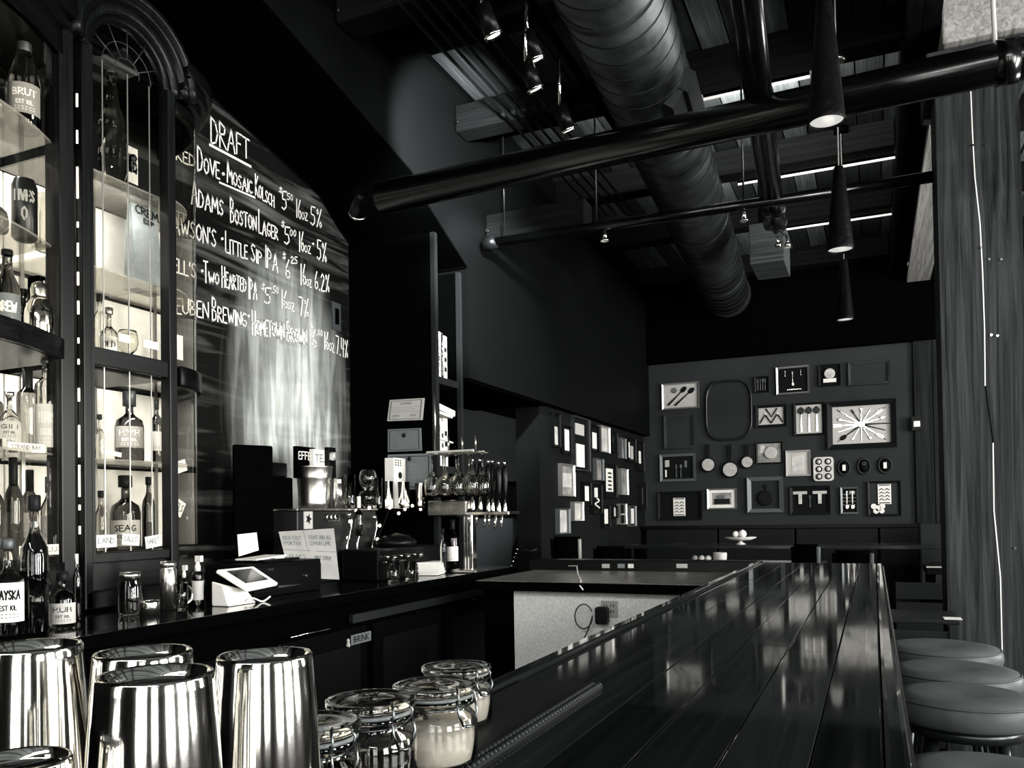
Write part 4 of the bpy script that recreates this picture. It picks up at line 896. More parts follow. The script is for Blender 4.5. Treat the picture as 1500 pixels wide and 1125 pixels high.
for i, px in enumerate((693, 704, 716, 722, 731, 740)):
    p = onY(px, 745, 4.47 + .03*(i % 2)); x_ = p.x
    zt_ = onY(px, 676 + (i // 2)*2, p.y).z
    hd = B().lathe([(.001, .0), (.010, .002), (.014, .05), (.021, .12), (.018, .19), (.008, .205), (.001, .206)], (x_, p.y, zt_-.21), 12).build('tap_handle', tapm, t)
    B().lathe([(.001,0),(.008,.002),(.010,.02),(.001,.026)], (x_, p.y, zt_-.006), 10).build('ferrule', chrome, hd)
    fb = B(); fb.lathe([(.001,0),(.011,.0),(.014,.02),(.011,.05),(.007,.09),(.001,.1)], (x_, p.y, zt_-.31), 12); fb.tube([(x_, p.y, zt_-.29), (x_, p.y-.04, zt_-.30), (x_, p.y-.06, zt_-.34), (x_, p.y-.062, zt_-.385)], .0085, 8)
    fb.cyl((x_, p.y-.0, zt_-.31), (x_, p.y, zc), .009); fb.build('faucet', chrome, t)
bottle('dark wine bottle with a white label behind the tap column', 663, 762, 822, 18, -2.55, ZC, 'wine', darkglass, paper, None, capm, .8, ly=(.15,.45))
bottle('thin bottle with a bright edge left of the white-labelled wine bottle', 649, 775, 828, 10, -2.5, ZC, 'tall', clear)
# framed licences on the niche end wall
def certificate(label, quadpx, m, tilt3=.012, name='licence_frame', seal=False):
    P4 = [onY(x, y, 4.575) for x, y in quadpx]; n = Vector((0, -1, 0))
    t = thing(name, label, 'certificate', (P4[0]+P4[1])/2)
    B().hexa([*P4, *[p + Vector((0, .011, 0)) for p in P4]]).build('sheet', m, t)
    ff = lambda u, v: (P4[0]*(1-u)*(1-v) + P4[1]*u*(1-v) + P4[2]*u*v + P4[3]*(1-u)*v) + n*.0015
    b = B()
    for (p, q_) in (((.06,.07),(.94,.07)), ((.94,.07),(.94,.93)), ((.94,.93),(.06,.93)), ((.06,.93),(.06,.07))): ribbon(b, [p, q_], .018, ff)
    b.build('border', ink, t); b = B()
    write(b, 'LICENSE', .34, .76, .66, .76, .09, .012, ff)
    for v_ in (.62, .52, .42): 
        u_ = .12
        while u_ < .8: l = random.uniform(.05,.16); ribbon(b, [(u_, v_), (u_+l, v_)], .012, ff); u_ += l+.03
    write(b, 'STATE', .14, .2, .34, .2, .07, .01, ff); write(b, 'SEAL', .66, .2, .84, .2, .07, .01, ff)
    b.build('print', greyink, t)
    if seal:
        q_ = ff(.5, .86 if seal == 1 else .7); B().lathe([(.001,0),(.014,0),(.014,.003),(.001,.004)], q_, 16, axis=(0,-1,0)).build('seal', ink, t)
certificate('upper framed licence with a curled edge on the black end wall', [(567,617),(618,615),(621,583),(571,586)], mat('licence_paper', .36, .6))
certificate('middle grey licence sheet on the black end wall', [(568,662),(617,660),(616,627),(568,629)], mat('licence_grey', .13, .6), seal=2)
certificate('large pale licence with a round seal, lowest on the end wall', [(568,718),(632,716),(632,664),(568,666)], mat('licence_mid', .16, .6), seal=1)
# spot lamp under the niche arch
q = onX(524, 312, -2.72); t = thing('spot_lamp', 'small dark spot lamp with a shiny rim tucked under the niche arch', 'spotlight', q)
B().cyl(q, q+Vector((.10,-.10,.07)), .05, .035, 18).build('housing', blacksat, t); B().lathe([(.05,0),(.054,.008),(.046,.012)], q, 18, axis=(-.6,.6,-.45)).build('rim', chrome, t)
B().tube([q+Vector((.08,-.08,.07)), q+Vector((.06,.0,.14)), q+Vector((.03,.0,.22))], .008).build('bracket', black, t)

# little lamps strung along the chest edge
q = onX(560, 746, -2.665); t = thing('lamp_string', 'string of little round lamps along the counter chest edge', 'string lights', q)
pp = [onX(x, y, -2.665) for x, y in ((508, 742), (513, 764), (510, 788), (522, 748), (541, 744), (556, 770), (553, 790), (571, 744), (584, 752), (593, 746), (604, 741), (616, 746))]
B().tube(pp, .002, 5).build('wire', ink, t)
for p_ in pp[1:]: B().lathe([(.001,-.010),(.008,-.006),(.010,0),(.007,.008),(.001,.011)], p_, 10).build('lamp', mat('lamp_string_glow', .9), t)
# ================================================================== THE BAR
ZB = 1.07
t = thing('bar_counter', 'long glossy dark plank bar top running away to the right', 'bar', (-.3, 2, 0))
pk = [mat('bar_plank_%s' % n, v, .06, grain='y', noise=(3, .5), coat=0, spec=.36, rvar=.02) for n, v in (('black', .005), ('dark', .008), ('brown', .012))]
XS = [-.585, -.465, -.364, -.274, -.175, -.0755, .003]
for i in range(6):
    y = -.6 - random.uniform(.2, .9)
    ends = []
    while y < 4.84:
        L_ = random.choice((1.1, 1.5, 1.9, 1.3)); y2 = min(y+L_, 4.84)
        if 4.84 - y2 < .4: y2 = 4.84
        B().box(XS[i]+.0006, XS[i+1]-.0006, y+.0006, y2-.0006, ZB-.035, ZB+random.choice((0, .0004, .0008))).build('plank', pk[(i+len(ends)) % 3], t, bevel=.0016)
        ends.append(y2); y = y2
nos = mat('bar_nosing', .008, .12, grain='y', noise=(3, .4), coat=1)
B().box(.004, .035, -1.5, 4.87, ZB-.06, ZB+.001).build('nosing', nos, t, bevel=.008)
B().box(-.62, -.587, -1.5, 4.87, ZB-.06, ZB+.012).build('inner_lip', nos, t, bevel=.006)
B().box(-.586, .003, -1.5, 4.85, ZB-.075, ZB-.036).build('underlay', black, t)
B().box(-.586, .003, 4.841, 4.87, ZB-.06, ZB+.001).build('end_strip', nos, t, bevel=.006)
B().box(.036, .040, -1.5, 4.87, ZB-.045, ZB-.012).build('edge_trim', brass, t)
B().box(-.50, -.18, -1.5, 4.75, 0, ZB-.075).build('bar_front', black, t)
b = B()
for y in (-1, 0, 1, 2, 3, 4): b.box(-.18, -.165, y, y+.86, .12, .92)
b.build('front_panels', mat('bar_panel', .012, .4), t)
# service return at the far end of the aisle
t = thing('service_return', 'lower service counter closing the aisle, pale panelled front', 'counter', (-1.4, 4.4, 0))
B().box(-2.0, -.63, 4.02, 4.88, .965, 1.01).build('worktop', mat('return_top_steel', .45, .32, .9, warm, noise=(9, .35)), t, bevel=.004)
B().box(-2.0, -.63, 4.005, 4.019, .960, 1.008).build('edge_strip', black, t)
B().box(-1.80, -.505, 4.08, 4.12, 0, .964).build('front_panel', mat('pale_speckled_panel', .60, .6, noise=(120, .22), tint=(.58,.6,.58,1)), t)
B().box(-2.05, -.63, 4.885, 5.02, .90, 1.075).build('back_ledge', blacksat, t, bevel=.005)
B().box(-1.98, -1.805, 4.08, 4.12, 0, .964).build('end_post', black, t)
c = onY(893, 890, 4.08)
o = thing('wall_outlet', 'square steel outlet plate on the pale panel, a black plug in it', 'outlet', c)
B().box(c.x-.045, c.x+.045, 4.071, 4.079, c.z-.05, c.z+.035).build('plate', mat('outlet_plate', .3, .4, .3, warm), o, bevel=.002)
b = B()
for dx in (-.018, .018):
    for dz in (-.018, .012): b.box(c.x+dx-.010, c.x+dx-.006, 4.069, 4.0705, c.z+dz-.008, c.z+dz+.006); b.box(c.x+dx+.004, c.x+dx+.008, 4.069, 4.0705, c.z+dz-.008, c.z+dz+.006)
b.build('slots', ink, o)
c = onY(882, 903, 4.04); p = thing('power_adapter', 'black plug-in adapter with its cord looping over the pale panel', 'adapter', c)
B().box(c.x-.033, c.x+.033, 4.01, 4.07, c.z-.04, c.z+.05).build('body', mat('adapter_black', .01, .25), p, bevel=.012)
pts = [onY(855+13*math.cos(a*.35+.4), 903-18*math.sin(a*.35+.4), 4.03) for a in range(18)] + [onY(862, 922, 4.03), onY(856, 934, 4.03)]
B().tube(pts, .0035, 6).build('cord', mat('grey_cord', .03, .5), p)
t = thing('white_cable', 'thin pale cable hanging over the edge of the service counter', 'cable', onY(846, 832, 4.5))
e0 = onY(849, 858, 4.0); B().tube([onY(833, 829, 4.884), onY(845, 829, 4.87), Vector((onY(846, 840, 4.5).x, 4.5, 1.016)), Vector((e0.x-.01, 4.05, 1.018)), Vector((e0.x, 4.005, .995)), onY(854, 864, 3.998)], .0038, 6).build('cord', paper, t)
for i, (x0, x1, v) in enumerate(((882, 893, .3), (905, 915, .15), (920, 928, .6), (991, 1007, .35))):
    a = onY(x0, 832, 4.884); c = onY(x1, 826, 4.884)
    o = thing('label_tag', ['first grey tag on the dark back ledge', 'dark grey tag, second on the back ledge', 'narrow white tag, third on the back ledge', 'wide grey tag at the right of the back ledge'][i], 'tag', a)
    B().box(a.x, c.x, 4.881, 4.884, a.z, c.z).build('face', mat('tag_%d' % int(v*100), v, .5), o)
# ribbed bar mat
t = thing('bar_mat', 'black rubber bar mat with beaded edges under the clip jars', 'bar mat', (-.5, .9, ZB+.001))
B().box(-.575, -.432, .20, 1.35, ZB+.001, ZB+.006).build('sheet', mat('black_rubber', .008, .5), t)
b = B(); 
for i in range(95):
    y = .21+i*.012
    for x in (-.434, -.446): b.lathe([(.0045, 0), (.0035, .004), (.0008, .005)], (x, y, ZB+.006), 6)
o = b.build('rubber_nubs', mat('rubber_nub', .02, .3), t); o['kind'] = 'stuff'
ZM = ZB + .0065
# clip-top jars
lidg = clear; wire = mat('clip_wire', .12, .25, 1, cool)
def clipjar(label, px, py, wpx, d, fillm=None, rz=0):
    c = at(px, py, d); r = .5*wpx*d/F; H = c.z - ZM
    t = thing('clip_jar', label, 'jar', (c.x, c.y, ZM))
    o = Vector((c.x, c.y, ZM)); w = .0035
    out = [(0,0),(r*.86,0),(r*.97,H*.03),(r*1.02,H*.10),(r*1.02,H*.50),(r*.97,H*.60),(r*.82,H*.68),(r*.80,H*.74),(r*.90,H*.765),(r*.90,H*.80),(r*.86,H*.815)]
    inn = [(r*.78,H*.815),(r*.72,H*.72),(r*.74,H*.67),(r*.92,H*.58),(r*.96,H*.5),(r*.96,H*.1),(r*.88,H*.05),(0,H*.05)]
    B().lathe(out+inn, o, 36, cap=False).build('glass', clear, t)
    B().lathe([(0,H*.83),(r*.76,H*.83),(r*.80,H*.845),(r*.96,H*.86),(r*1.0,H*.90),(r*.985,H*.955),(r*.9,H*.965),(r*.82,H*.94),(r*.4,H*.97),(0,H*.975)], o, 36, cap=False).build('lid', clear, t)
    B().lathe([(r*.78,H*.815),(r*.93,H*.815),(r*.93,H*.845),(r*.78,H*.845)], o, 30, cap=False).build('seal_ring', mat('seal_grey', .10, .5), t)
    b = B(); b.tube([o+Vector((math.cos(a)*r*.86, math.sin(a)*r*.86, H*.72)) for a in [i*2*PI/28 for i in range(28)]], .0014, 6, close=True)
    R_ = lambda a, rr, z: o + Vector((math.cos(a)*rr, math.sin(a)*rr, z))
    a0 = -.35 + rz
    for s in (-.22, .22):
        b.tube([R_(a0+s, r*.9, H*.72), R_(a0+s, r*1.12, H*.80), R_(a0+s, r*1.16, H*.90), R_(a0+s*.9, r*1.04, H*.97), R_(a0+s*.5, r*.9, H*.975)], .0013, 6)
        b.tube([R_(a0+s*1.1, r*1.12, H*.86), R_(a0+s*1.1, r*1.2, H*.70), R_(a0+s*.6, r*1.18, H*.56)], .0015, 6)
    b.tube([R_(a0-.13, r*1.18, H*.56), R_(a0, r*1.2, H*.54), R_(a0+.13, r*1.18, H*.56)], .0015, 6)
    b.tube([R_(a0+PI-.3, r*.9, H*.72), R_(a0+PI-.25, r*1.08, H*.78), R_(a0+PI-.2, r*1.04, H*.93), R_(a0+PI+.2, r*1.04, H*.93), R_(a0+PI+.25, r*1.08, H*.78), R_(a0+PI+.3, r*.9, H*.72)], .0013, 6)
    b.build('wire_clip', wire, t)
    if fillm: B().lathe([(0,H*.055),(r*.85,H*.06),(r*.95,H*.11),(r*.95,H*.42),(0,H*.44)], o, 30, cap=False).build('contents', fillm, t)
    return t
clipjar('farthest clip-top glass jar on the rubber mat, nearest the aisle corner', 668, 971, 103, 1.165, mat('sugar_white', .55, .9))
clipjar('third clip-top jar, bright glass with pale contents', 636, 996, 123, .97, mat('pale_contents', .6, .8, noise=(20, .4)))
clipjar('dark-filled clip-top jar in the middle of the row', 543, 1016, 133, .87, mat('dark_cherries', .006, .12, spec=.8))
clipjar('nearest clip-top jar, half hidden behind the right steel tin', 455, 1050, 148, .77, None)
# mixing tins standing mouth down
def tin(label, px, py, wpx, d, rtop=None):
    c = at(px, py, d); r = .5*wpx*d/F; H = c.z-ZB-.001; o = Vector((c.x, c.y, ZB+.001)); rb = r*1.32
    t = thing('mixing_tin', label, 'cocktail tin', o)
    B().lathe([(rb*1.03,0),(rb*1.03,.004),(rb,.006),(rb*.97,H*.12),(r*1.05,H*.86),(r*1.035,H*.875),(r*1.0,H*.96),(r*.985,H*.99),(r*.95,H),(r*.90,H*.995),(r*.86,H*.965),(r*.82,H*.955),(0,H*.955)], o, 48, cap=False).build('body', mat('tin_steel', .86, .085, 1, warm), t)
    return t
tin('mixing tin at the right of the steel tins, next to the jars', 388, 957, 138, .60)
tin('large front mixing tin in the middle of the steel tins', 228, 985, 166, .50)
tin('mixing tin half hidden behind the large front one', 210, 953, 138, .625)
tin('mixing tin at the left frame edge', 46, 944, 138, .615)
tin('lowest mixing tin, only its dark top showing in the lower left corner', 24, 1112, 150, .44)

# ================================================================== STOOLS
seatm = mat('worn_grey_leather', .055, .42, noise=(7, .25), bump=.12)
def stool(label, px, py, wpx, z):
    p = onZ(px, py, z); r = .5*wpx*dep(p)/F
    t = thing('bar_stool', label, 'bar stool', (p.x, p.y, 0), 'round bar stools along the bar')
    o = Vector((p.x, p.y, 0))
    B().lathe([(0,z-.085),(r*.90,z-.085),(r*.97,z-.075),(r,z-.05),(r*.99,z-.025),(r*.93,z-.008),(r*.7,z+.002),(r*.3,z-.004),(0,z-.006)], o, 44, cap=False).build('seat', seatm, t)
    b = B(); b.tube([o+Vector((math.cos(i*2*PI/40)*r*.965, math.sin(i*2*PI/40)*r*.965, z-.014)) for i in range(40)], .0035, 6, close=True); b.build('piping', mat('leather_piping', .05, .4), t)
    B().lathe([(0,z-.12),(r*.8,z-.12),(r*.8,z-.086),(0,z-.086)], o, 30, cap=False).build('swivel', darkmetal, t)
    for k in range(4):
        a = PI/4+k*PI/2; u = Vector((math.cos(a), math.sin(a), 0))
        B().cyl(o+u*r*.62+Vector((0,0,z-.12)), o+u*r*1.05+Vector((0,0,.001)), .016, .013, 10).build('leg', darkmetal, t)
    B().tube([o+Vector((math.cos(i*2*PI/32)*r*.88, math.sin(i*2*PI/32)*r*.88, .28)) for i in range(32)], .010, 8, close=True).build('foot_ring', darkmetal, t)
    return t
stool('round leather bar stool nearest the camera at the lower right', 1412, 1014, 196, .80)
stool('middle round leather bar stool of the three', 1396, 977, 178, .80)
stool('farthest round leather bar stool of the three, before the post', 1378, 944, 160, .80)
stool('shadowed round bar stool below the frame of the nearest lit one', 1452, 1128, 250, .80)
# wooden stool beyond
wd = mat('stool_wood', .012, .4, grain='x', noise=(4, .4)); 
p = onZ(1346, 900, .84); t = thing('wooden_stool', 'square wooden stool with a pale corner between round seats and post', 'stool', (p.x, p.y, 0))
B().box(p.x-.20, p.x+.17, p.y-.17, p.y+.2, .815, .84).build('seat', wd, t, bevel=.008)
for sx in (-.17, .14):
    for sy in (-.14, .17): B().box(p.x+sx-.018, p.x+sx+.018, p.y+sy-.018, p.y+sy+.018, 0, .815).build('leg', wd, t)
for z in (.72, .30):
    for q in ((p.x-.152, p.x+.122, p.y-.148, p.y-.13), (p.x-.178, p.x-.160, p.y-.122, p.y+.152), (p.x+.13, p.x+.148, p.y-.122, p.y+.152)): B().box(*q, z, z+.06).build('rail', wd, t)
B().box(p.x+.10, p.x+.175, p.y-.175, p.y-.09, .8405, .843).build('pale_corner', mat('pale_corner_wood', .55, .6), t, label='pale seat corner')  # one seat corner in a paler colour

# ================================================================== OVERHEAD
def pendant(label, px, yb, wpx, yt, d):
    c = at(px, yb, d); r = .5*wpx*d/F; top_ = at(px, yt, d); H = top_.z-c.z; t = thing('pendant_lamp', label, 'pendant lamp', (c.x, c.y, c.z)); o = c
    B().lathe([(r,0),(r*1.02,.006),(r*.98,.02),(r*.40,H*.97),(r*.34,H),(0,H),(0,H-.01),(r*.3,H-.01),(r*.92,.02),(r*.94,.0)], o, 30, cap=False).build('shade', mat('hammered_black_shade', .002, .35, 0, spec=.06, noise=(30, .5), bump=.5), t)
    B().lathe([(0,.03),(r*.88,.015),(r*.90,.010),(0,.012)], o, 26, cap=False).build('diffuser', mat('lamp_diffuser', .9, .5, emit=.75, tint=warm), t)
    B().cyl(c+Vector((0,0,H)), (c.x, c.y, 4.27), .004, n=6).build('cord', mat('lamp_cord', .2, .4), t)
    B().cyl((c.x, c.y, 4.22), (c.x, c.y, 4.27), .05, n=16).build('canopy', black, t)
pendant('nearest tall cone pendant lamp hanging before the wide black pipe', 1211, 180, 52, -14, 2.98)
pendant('middle cone pendant lamp above the bar', 1231, 367, 38, 244, 4.2)
pendant('farthest and smallest cone pendant lamp', 1238, 469, 25, 380, 6.2)
# spiral duct
ductm = mat('duct_sheet_metal', .045, .42, .75, cool, noise=(3, .75), rvar=.12)
A0 = at(893, -90, 3.9); A1 = at(1064, 435, 9.3); A0.z = 3.85; A1.z = 3.84
dv = (A1-A0); Ld = dv.length; dv.normalize(); A0 = A0 - dv*1.2; Ld += 1.2
t = thing('spiral_duct', 'large round spiral-seam air duct running under the ceiling', 'air duct', A0); R = .25
U = dv.cross(Vector((0,0,1))).normalized(); V = U.cross(dv)
B().lathe([(R, 0), (R, Ld)], A0, 48, axis=dv).build('tube', ductm, t)
b = B(); pts = []; turns = int(Ld/.16)
for i in range(turns*28+1):
    a = i/28*2*PI; pts.append(A0 + dv*(i/28*.16) + (U*math.cos(a)+V*math.sin(a))*(R+.001))
pts = [p for p in pts if (p-A0).dot(dv) < Ld]
b.tube(pts, .0055, 4); b.build('spiral_seam', mat('duct_seam', .012, .6), t)
for s in (1.1, 2.65, 4.4, 6.1): B().lathe([(R+.001, s-.03), (R+.008, s-.025), (R+.008, s+.025), (R+.001, s+.03)], A0, 48, axis=dv, cap=False).build('coupling_band', ductm, t)
B().lathe([(R*1.0, Ld), (R*1.06, Ld+.02), (R*1.06, Ld+.1), (R*.9, Ld+.16), (.001, Ld+.16)], A0, 40, axis=dv).build('end_boot', mat('duct_boot', .015, .5), t)
q = A0 + dv*1.75 + U*R*.72 - V*R*.70
if True:
    n_ = (U*.82 - V*.57).normalized(); s_ = n_.cross(dv).normalized(); qq = A0 + dv*2.15 + n_*(R+.01)
    B().obox(qq, dv, s_, n_, .22, .11, .03).build('damper_box', mat('damper_dark', .02, .4, .3), t)
    B().obox(qq + n_*.03, dv, s_, n_, .23, .006, .03).build('damper_flange', ductm, t)
# wide black pipe across the room
pipem = mat('black_pipe', .0012, .2, .0, spec=.45)
t = thing('crossing_pipe', 'wide black pipe crossing the whole room overhead', 'pipe', (0, 3.9, 3.1))
B().cyl((-2.5, 3.9, onY(600, 290, 3.9).z+.03), (4.5, 3.9, onY(1490, 119, 3.9).z + .15), .083, n=32).build('tube', pipem, t)
b = B(); zz = lambda x: (onY(600, 290, 3.9).z+.03) + (x+2.5)/7*((onY(1490, 119, 3.9).z + .15) - (onY(600, 290, 3.9).z+.03))
for x in (.50,): b.cyl((x, 3.9, zz(x)), (x+.08, 3.9, zz(x+.08)), .090, n=32)
b.build('pipe_coupling', pipem, t)
b = B()
for x in (.50,): b.cyl((x, 3.9, zz(x)+.08), (x-.02, 3.9, 4.27), .009)
b.build('hanger_rod', mat('pale_hanger_rod', .35, .4), t)
t = thing('sprinkler_pipe', 'thin black sprinkler pipe crossing beyond the wide pipe', 'pipe', (0, 5.15, 3.25))
a = onY(718, 356, 5.15); c = onY(1372, 258, 5.15); B().cyl(a, c, .032, n=16).build('tube', pipem, t)
B().cyl(a-Vector((.04,0,.01)), a+Vector((.05,0,.01)), .048, n=16).build('elbow', chrome if False else darkmetal, t)
for f in (.04, .28, .62): 
    q = a + (c-a)*f; B().cyl(q, (q.x, q.y, 4.27), .006).build('hanger_rod', darkmetal, t)
for f in (.30, .62):
    q = a+(c-a)*f; b = B(); b.cyl(q-Vector((0,0,.03)), q-Vector((0,0,.09)), .012, .016); b.cyl(q-Vector((0,0,.095)), q-Vector((0,0,.10)), .028); b.build('sprinkler_head', chrome, t)
# two parallel pipes along the ceiling
for i, (px0, px1, r_) in enumerate(((1096, 1140, .042), (1075, 1126, .032))):
    a = at(px0, -40, 2.9); c = at(px1, 300, 5.4); t = thing('ceiling_pipe', ['thicker black pipe running away beside the nearest pendant', 'thinner black pipe running alongside the thicker one'][i], 'pipe', a)
    c.z = a.z; B().cyl(a - (c-a)*.3, c, r_, n=20).build('tube', pipem, t)
    b = B(); b.lathe([(r_*1.0,0),(r_*1.25,.01),(r_*1.25,.07),(r_,.08)], c - (c-a).normalized()*.25, 20, axis=(c-a)); b.lathe([(r_*1.25,0),(r_*1.3,.02),(r_*1.2,.09),(.001,.1)], c, 20, axis=(c-a)); b.build('coupling', darkmetal, t)
    b = B(); b.tube([c+Vector((0,.05,-r_)), c+Vector((.04,.08,-r_-.04)), c+Vector((.05,.04,-.14))], .008); b.cyl(c+Vector((.05,.04,-.14)), c+Vector((.05,.04,-.17)), .02); b.build('valve', chrome, t)
# conduits and track lamps
for i in range(5):
    x = -2.06 + i*.07; t = thing('conduit', ['conduit nearest the bulkhead in the bundle of five', 'second conduit of five counted from the bulkhead', 'middle conduit of the bundle of five', 'fourth conduit of five counted from the bulkhead', 'conduit nearest the track lamps in the bundle of five'][i], 'conduit', (x, 1, 3.86), 'conduit bundle under the ceiling')
    B().cyl((x, .6, 3.86), (x, 6.6, 3.86), .009, n=10).build('tube', mat('conduit_steel', .03, .3, .9, cool), t)
    for y in (2.6, 4.6): B().cyl((x, y, 3.86), (x, y+.06, 3.86), .013, n=10).build('coupling', darkmetal, t)
t = thing('track_rail', 'black lighting track above the conduits', 'lighting track', (-1.45, 3, 3.75)); B().box(-1.465, -1.435, 1.6, 5.6, 3.80, 3.83).build('rail', black, t)
for y in (1.8, 3.5, 5.4): B().cyl((-1.45, y, 3.83), (-1.45, y, 4.27), .006).build('hanger_rod', black, t)
for i, (px, py) in enumerate(((706, 8), (770, 92), (820, 156), (772, 48))):
    q = onX(px, py, -1.45); t = thing('track_lamp', ['track lamp glinting at the top edge of the picture', 'brightest track lamp head, above the conduits', 'farthest track lamp head', 'small dark track lamp between the two bright ones'][i], 'track lamp', q)
    ax = Vector((.25, .35, -.9)).normalized()
    B().cyl(q, q+ax*.12, .035, .04, 16).build('can', blacksat, t); B().lathe([(.04,.118),(.044,.122),(.040,.13),(.034,.124)], q, 16, axis=ax).build('rim', chrome, t)
    B().lathe([(.001,.10),(.033,.118),(.03,.124),(.001,.126)], q, 14, axis=ax).build('bulb', mat('lit_bulb', .95, .5, emit=3.0, tint=warm), t)
    B().cyl(q, (q.x, q.y, 3.80), .008).build('stem', chrome, t)
    if i in (1, 2):
        l = bpy.data.lights.new('track_spot', 'SPOT'); l.energy = (1100, 800)[i-1]; l.spot_size = math.radians((47, 46)[i-1]); l.spot_blend = .6; l.shadow_soft_size = .05
        lo = bpy.data.objects.new('track_spot', l); COL.objects.link(lo); lo.location = q + Vector((-.06, .02, -.14)); tg = (onX(645, 222, -2.5), onX(705, 440, -2.5))[i-1]
        lo.rotation_euler = (tg - lo.location).to_track_quat('-Z', 'Y').to_euler()
# short projecting beams through the bulkhead
for i, (x0, y0, x1, y1, Yd) in enumerate(((501, 40, 630, 20, 3.0), (672, 196, 800, 170, 4.75), (716, 352, 800, 345, 5.9))):
    q = onX(x0, y0, -2.5); t = thing('stub_beam', ['stub timber with shiny end at the top left of the ceiling', 'rough stub timber with a frayed pale edge below the conduits', 'dark stub timber at the far end of the thin pipe'][i], 'beam', q)
    B().box(-2.49, -1.75, q.y-.07, q.y+.1, q.z-.02, q.z+.16).build('timber', jm, t, bevel=.01)
    b = B(); b.cyl((-2.47, q.y-.075, q.z+.04), (-2.47, q.y-.09, q.z+.04), .012); b.build('bolt', chrome, t)
# far ceiling lamp, smoke detector
q = at(1334, 387, 8.5); t = thing('ceiling_lamp', 'small bright oval lamp under the dark beam end', 'lamp', q)
B().lathe([(.001,0),(.05,.005),(.075,.03),(.06,.05),(.001,.055)], q, 20).build('shade', mat('lit_lamp_glass', .9, .5, emit=1.2, tint=warm), t); B().cyl(q+Vector((0,0,.055)), (q.x, q.y, 3.88), .02).build('stem', black, t)
q = at(1229, 92, 4.9); t = thing('smoke_detector', 'small round detector on a thin stem behind the nearest pendant', 'detector', q)
B().lathe([(.001,0),(.03,.004),(.045,.02),(.03,.035),(.015,.06),(.001,.07)], q, 18).build('body', steel, t); B().cyl(q+Vector((0,0,.07)), (q.x, q.y, 4.27), .008).build('stem', steel, t)
# lit tubes tucked behind the joists
for (x0, x1, Y_, lab_, w_) in ((1030, 1186, 5.37, 'lit tube tucked behind the joist left of the nearest pendant', 130), (1080, 1335, 6.90, 'lit tube behind the joist level with the middle pendant cord', 34), (1140, 1318, 8.22, 'farthest lit tube behind the joist left of the middle pendant shade', 18)):
    yy = {5.37: 104, 6.90: 222, 8.22: 312}[Y_]; a = onY(x0, yy, Y_); c = onY(x1, yy, Y_); c.z = a.z = 4.055
    t = thing('tube_light', lab_, 'light', a); B().cyl(a, c, .009).build('tube', mat('lit_tube', .9, .5, emit=.9, tint=warm), t); B().box(a.x, c.x, Y_-.028, Y_+.0, 4.066, 4.076).build('holder', black, t)
    area('tube_uplight', ((a.x+c.x)/2-.25, Y_+.06, 4.10), (0, .5, 1), c.x-a.x+.6, .03, w_)

# ================================================================== PASSAGE
t = thing('roller_screen', 'large plain grey screen hanging in the passage behind the taps', 'screen', (-4, 7.55, 2.6))
a = onY(672, 708, 7.56); c = onY(758, 586, 7.56)
B().box(-4.7, c.x, 7.55, 7.58, a.z, c.z).build('cloth', mat('screen_grey', .07, .8), t)
B().cyl((-4.8, 7.54, c.z+.06), (c.x+.02, 7.54, c.z+.06), .02).build('rod', mat('screen_rod', .10, .4), t); q = onY(713, 580, 7.56)
B().box(q.x-.03, q.x+.01, 7.53, 7.59, c.z, q.z+.06).build('bracket', mat('screen_rod', .10, .4), t)
t = thing('grey_cupboard', 'plain grey cupboard front below the screen, behind the tap column', 'cupboard', (-3.5, 6.9, 0))
a = onY(697, 830, 6.9); c = onY(757, 757, 6.9)
B().pprism(PY(6.9), [(a.x-.6, 0), (c.x-.06, 0), (c.x-.06, onY(750, 790, 6.9).z-.1), (c.x, onY(757, 785, 6.9).z), (c.x, c.z-.02), (c.x-.04, c.z), (a.x-.6, c.z)], -.5, 0).build('front', mat('cupboard_grey', .05, .6), t)
B().box(a.x-.6, c.x+.02, 6.88, 7.4, c.z, c.z+.02).build('top', blacksat, t)
t = thing('side_chair', 'dark chair with studded curved back at the end of the back counter', 'chair', (-2.55, 5.6, 0))
q = onY(751, 828, 5.6); b = B(); b.tube([q+Vector((-.02,0,-.15)), q, q+Vector((.10,0,.10)), q+Vector((.2,0,.12))], .02); b.build('back_frame', blacksat, t)
for i in range(5): 
    p_ = q+Vector((.0+.012*i, -.024, .0+.03*i)); B().lathe([(.008,0),(.006,.004),(.001,.006)], p_, 8, axis=(0,-1,0)).build('stud', chrome, t)
B().box(q.x-.05, q.x+.38, 5.45, 5.85, .72, .78).build('seat', black, t)
for sx in (-.03, .36):
    for sy in (5.47, 5.83): B().box(q.x+sx-.015, q.x+sx+.015, sy-.015, sy+.015, 0, .72).build('leg', black, t)

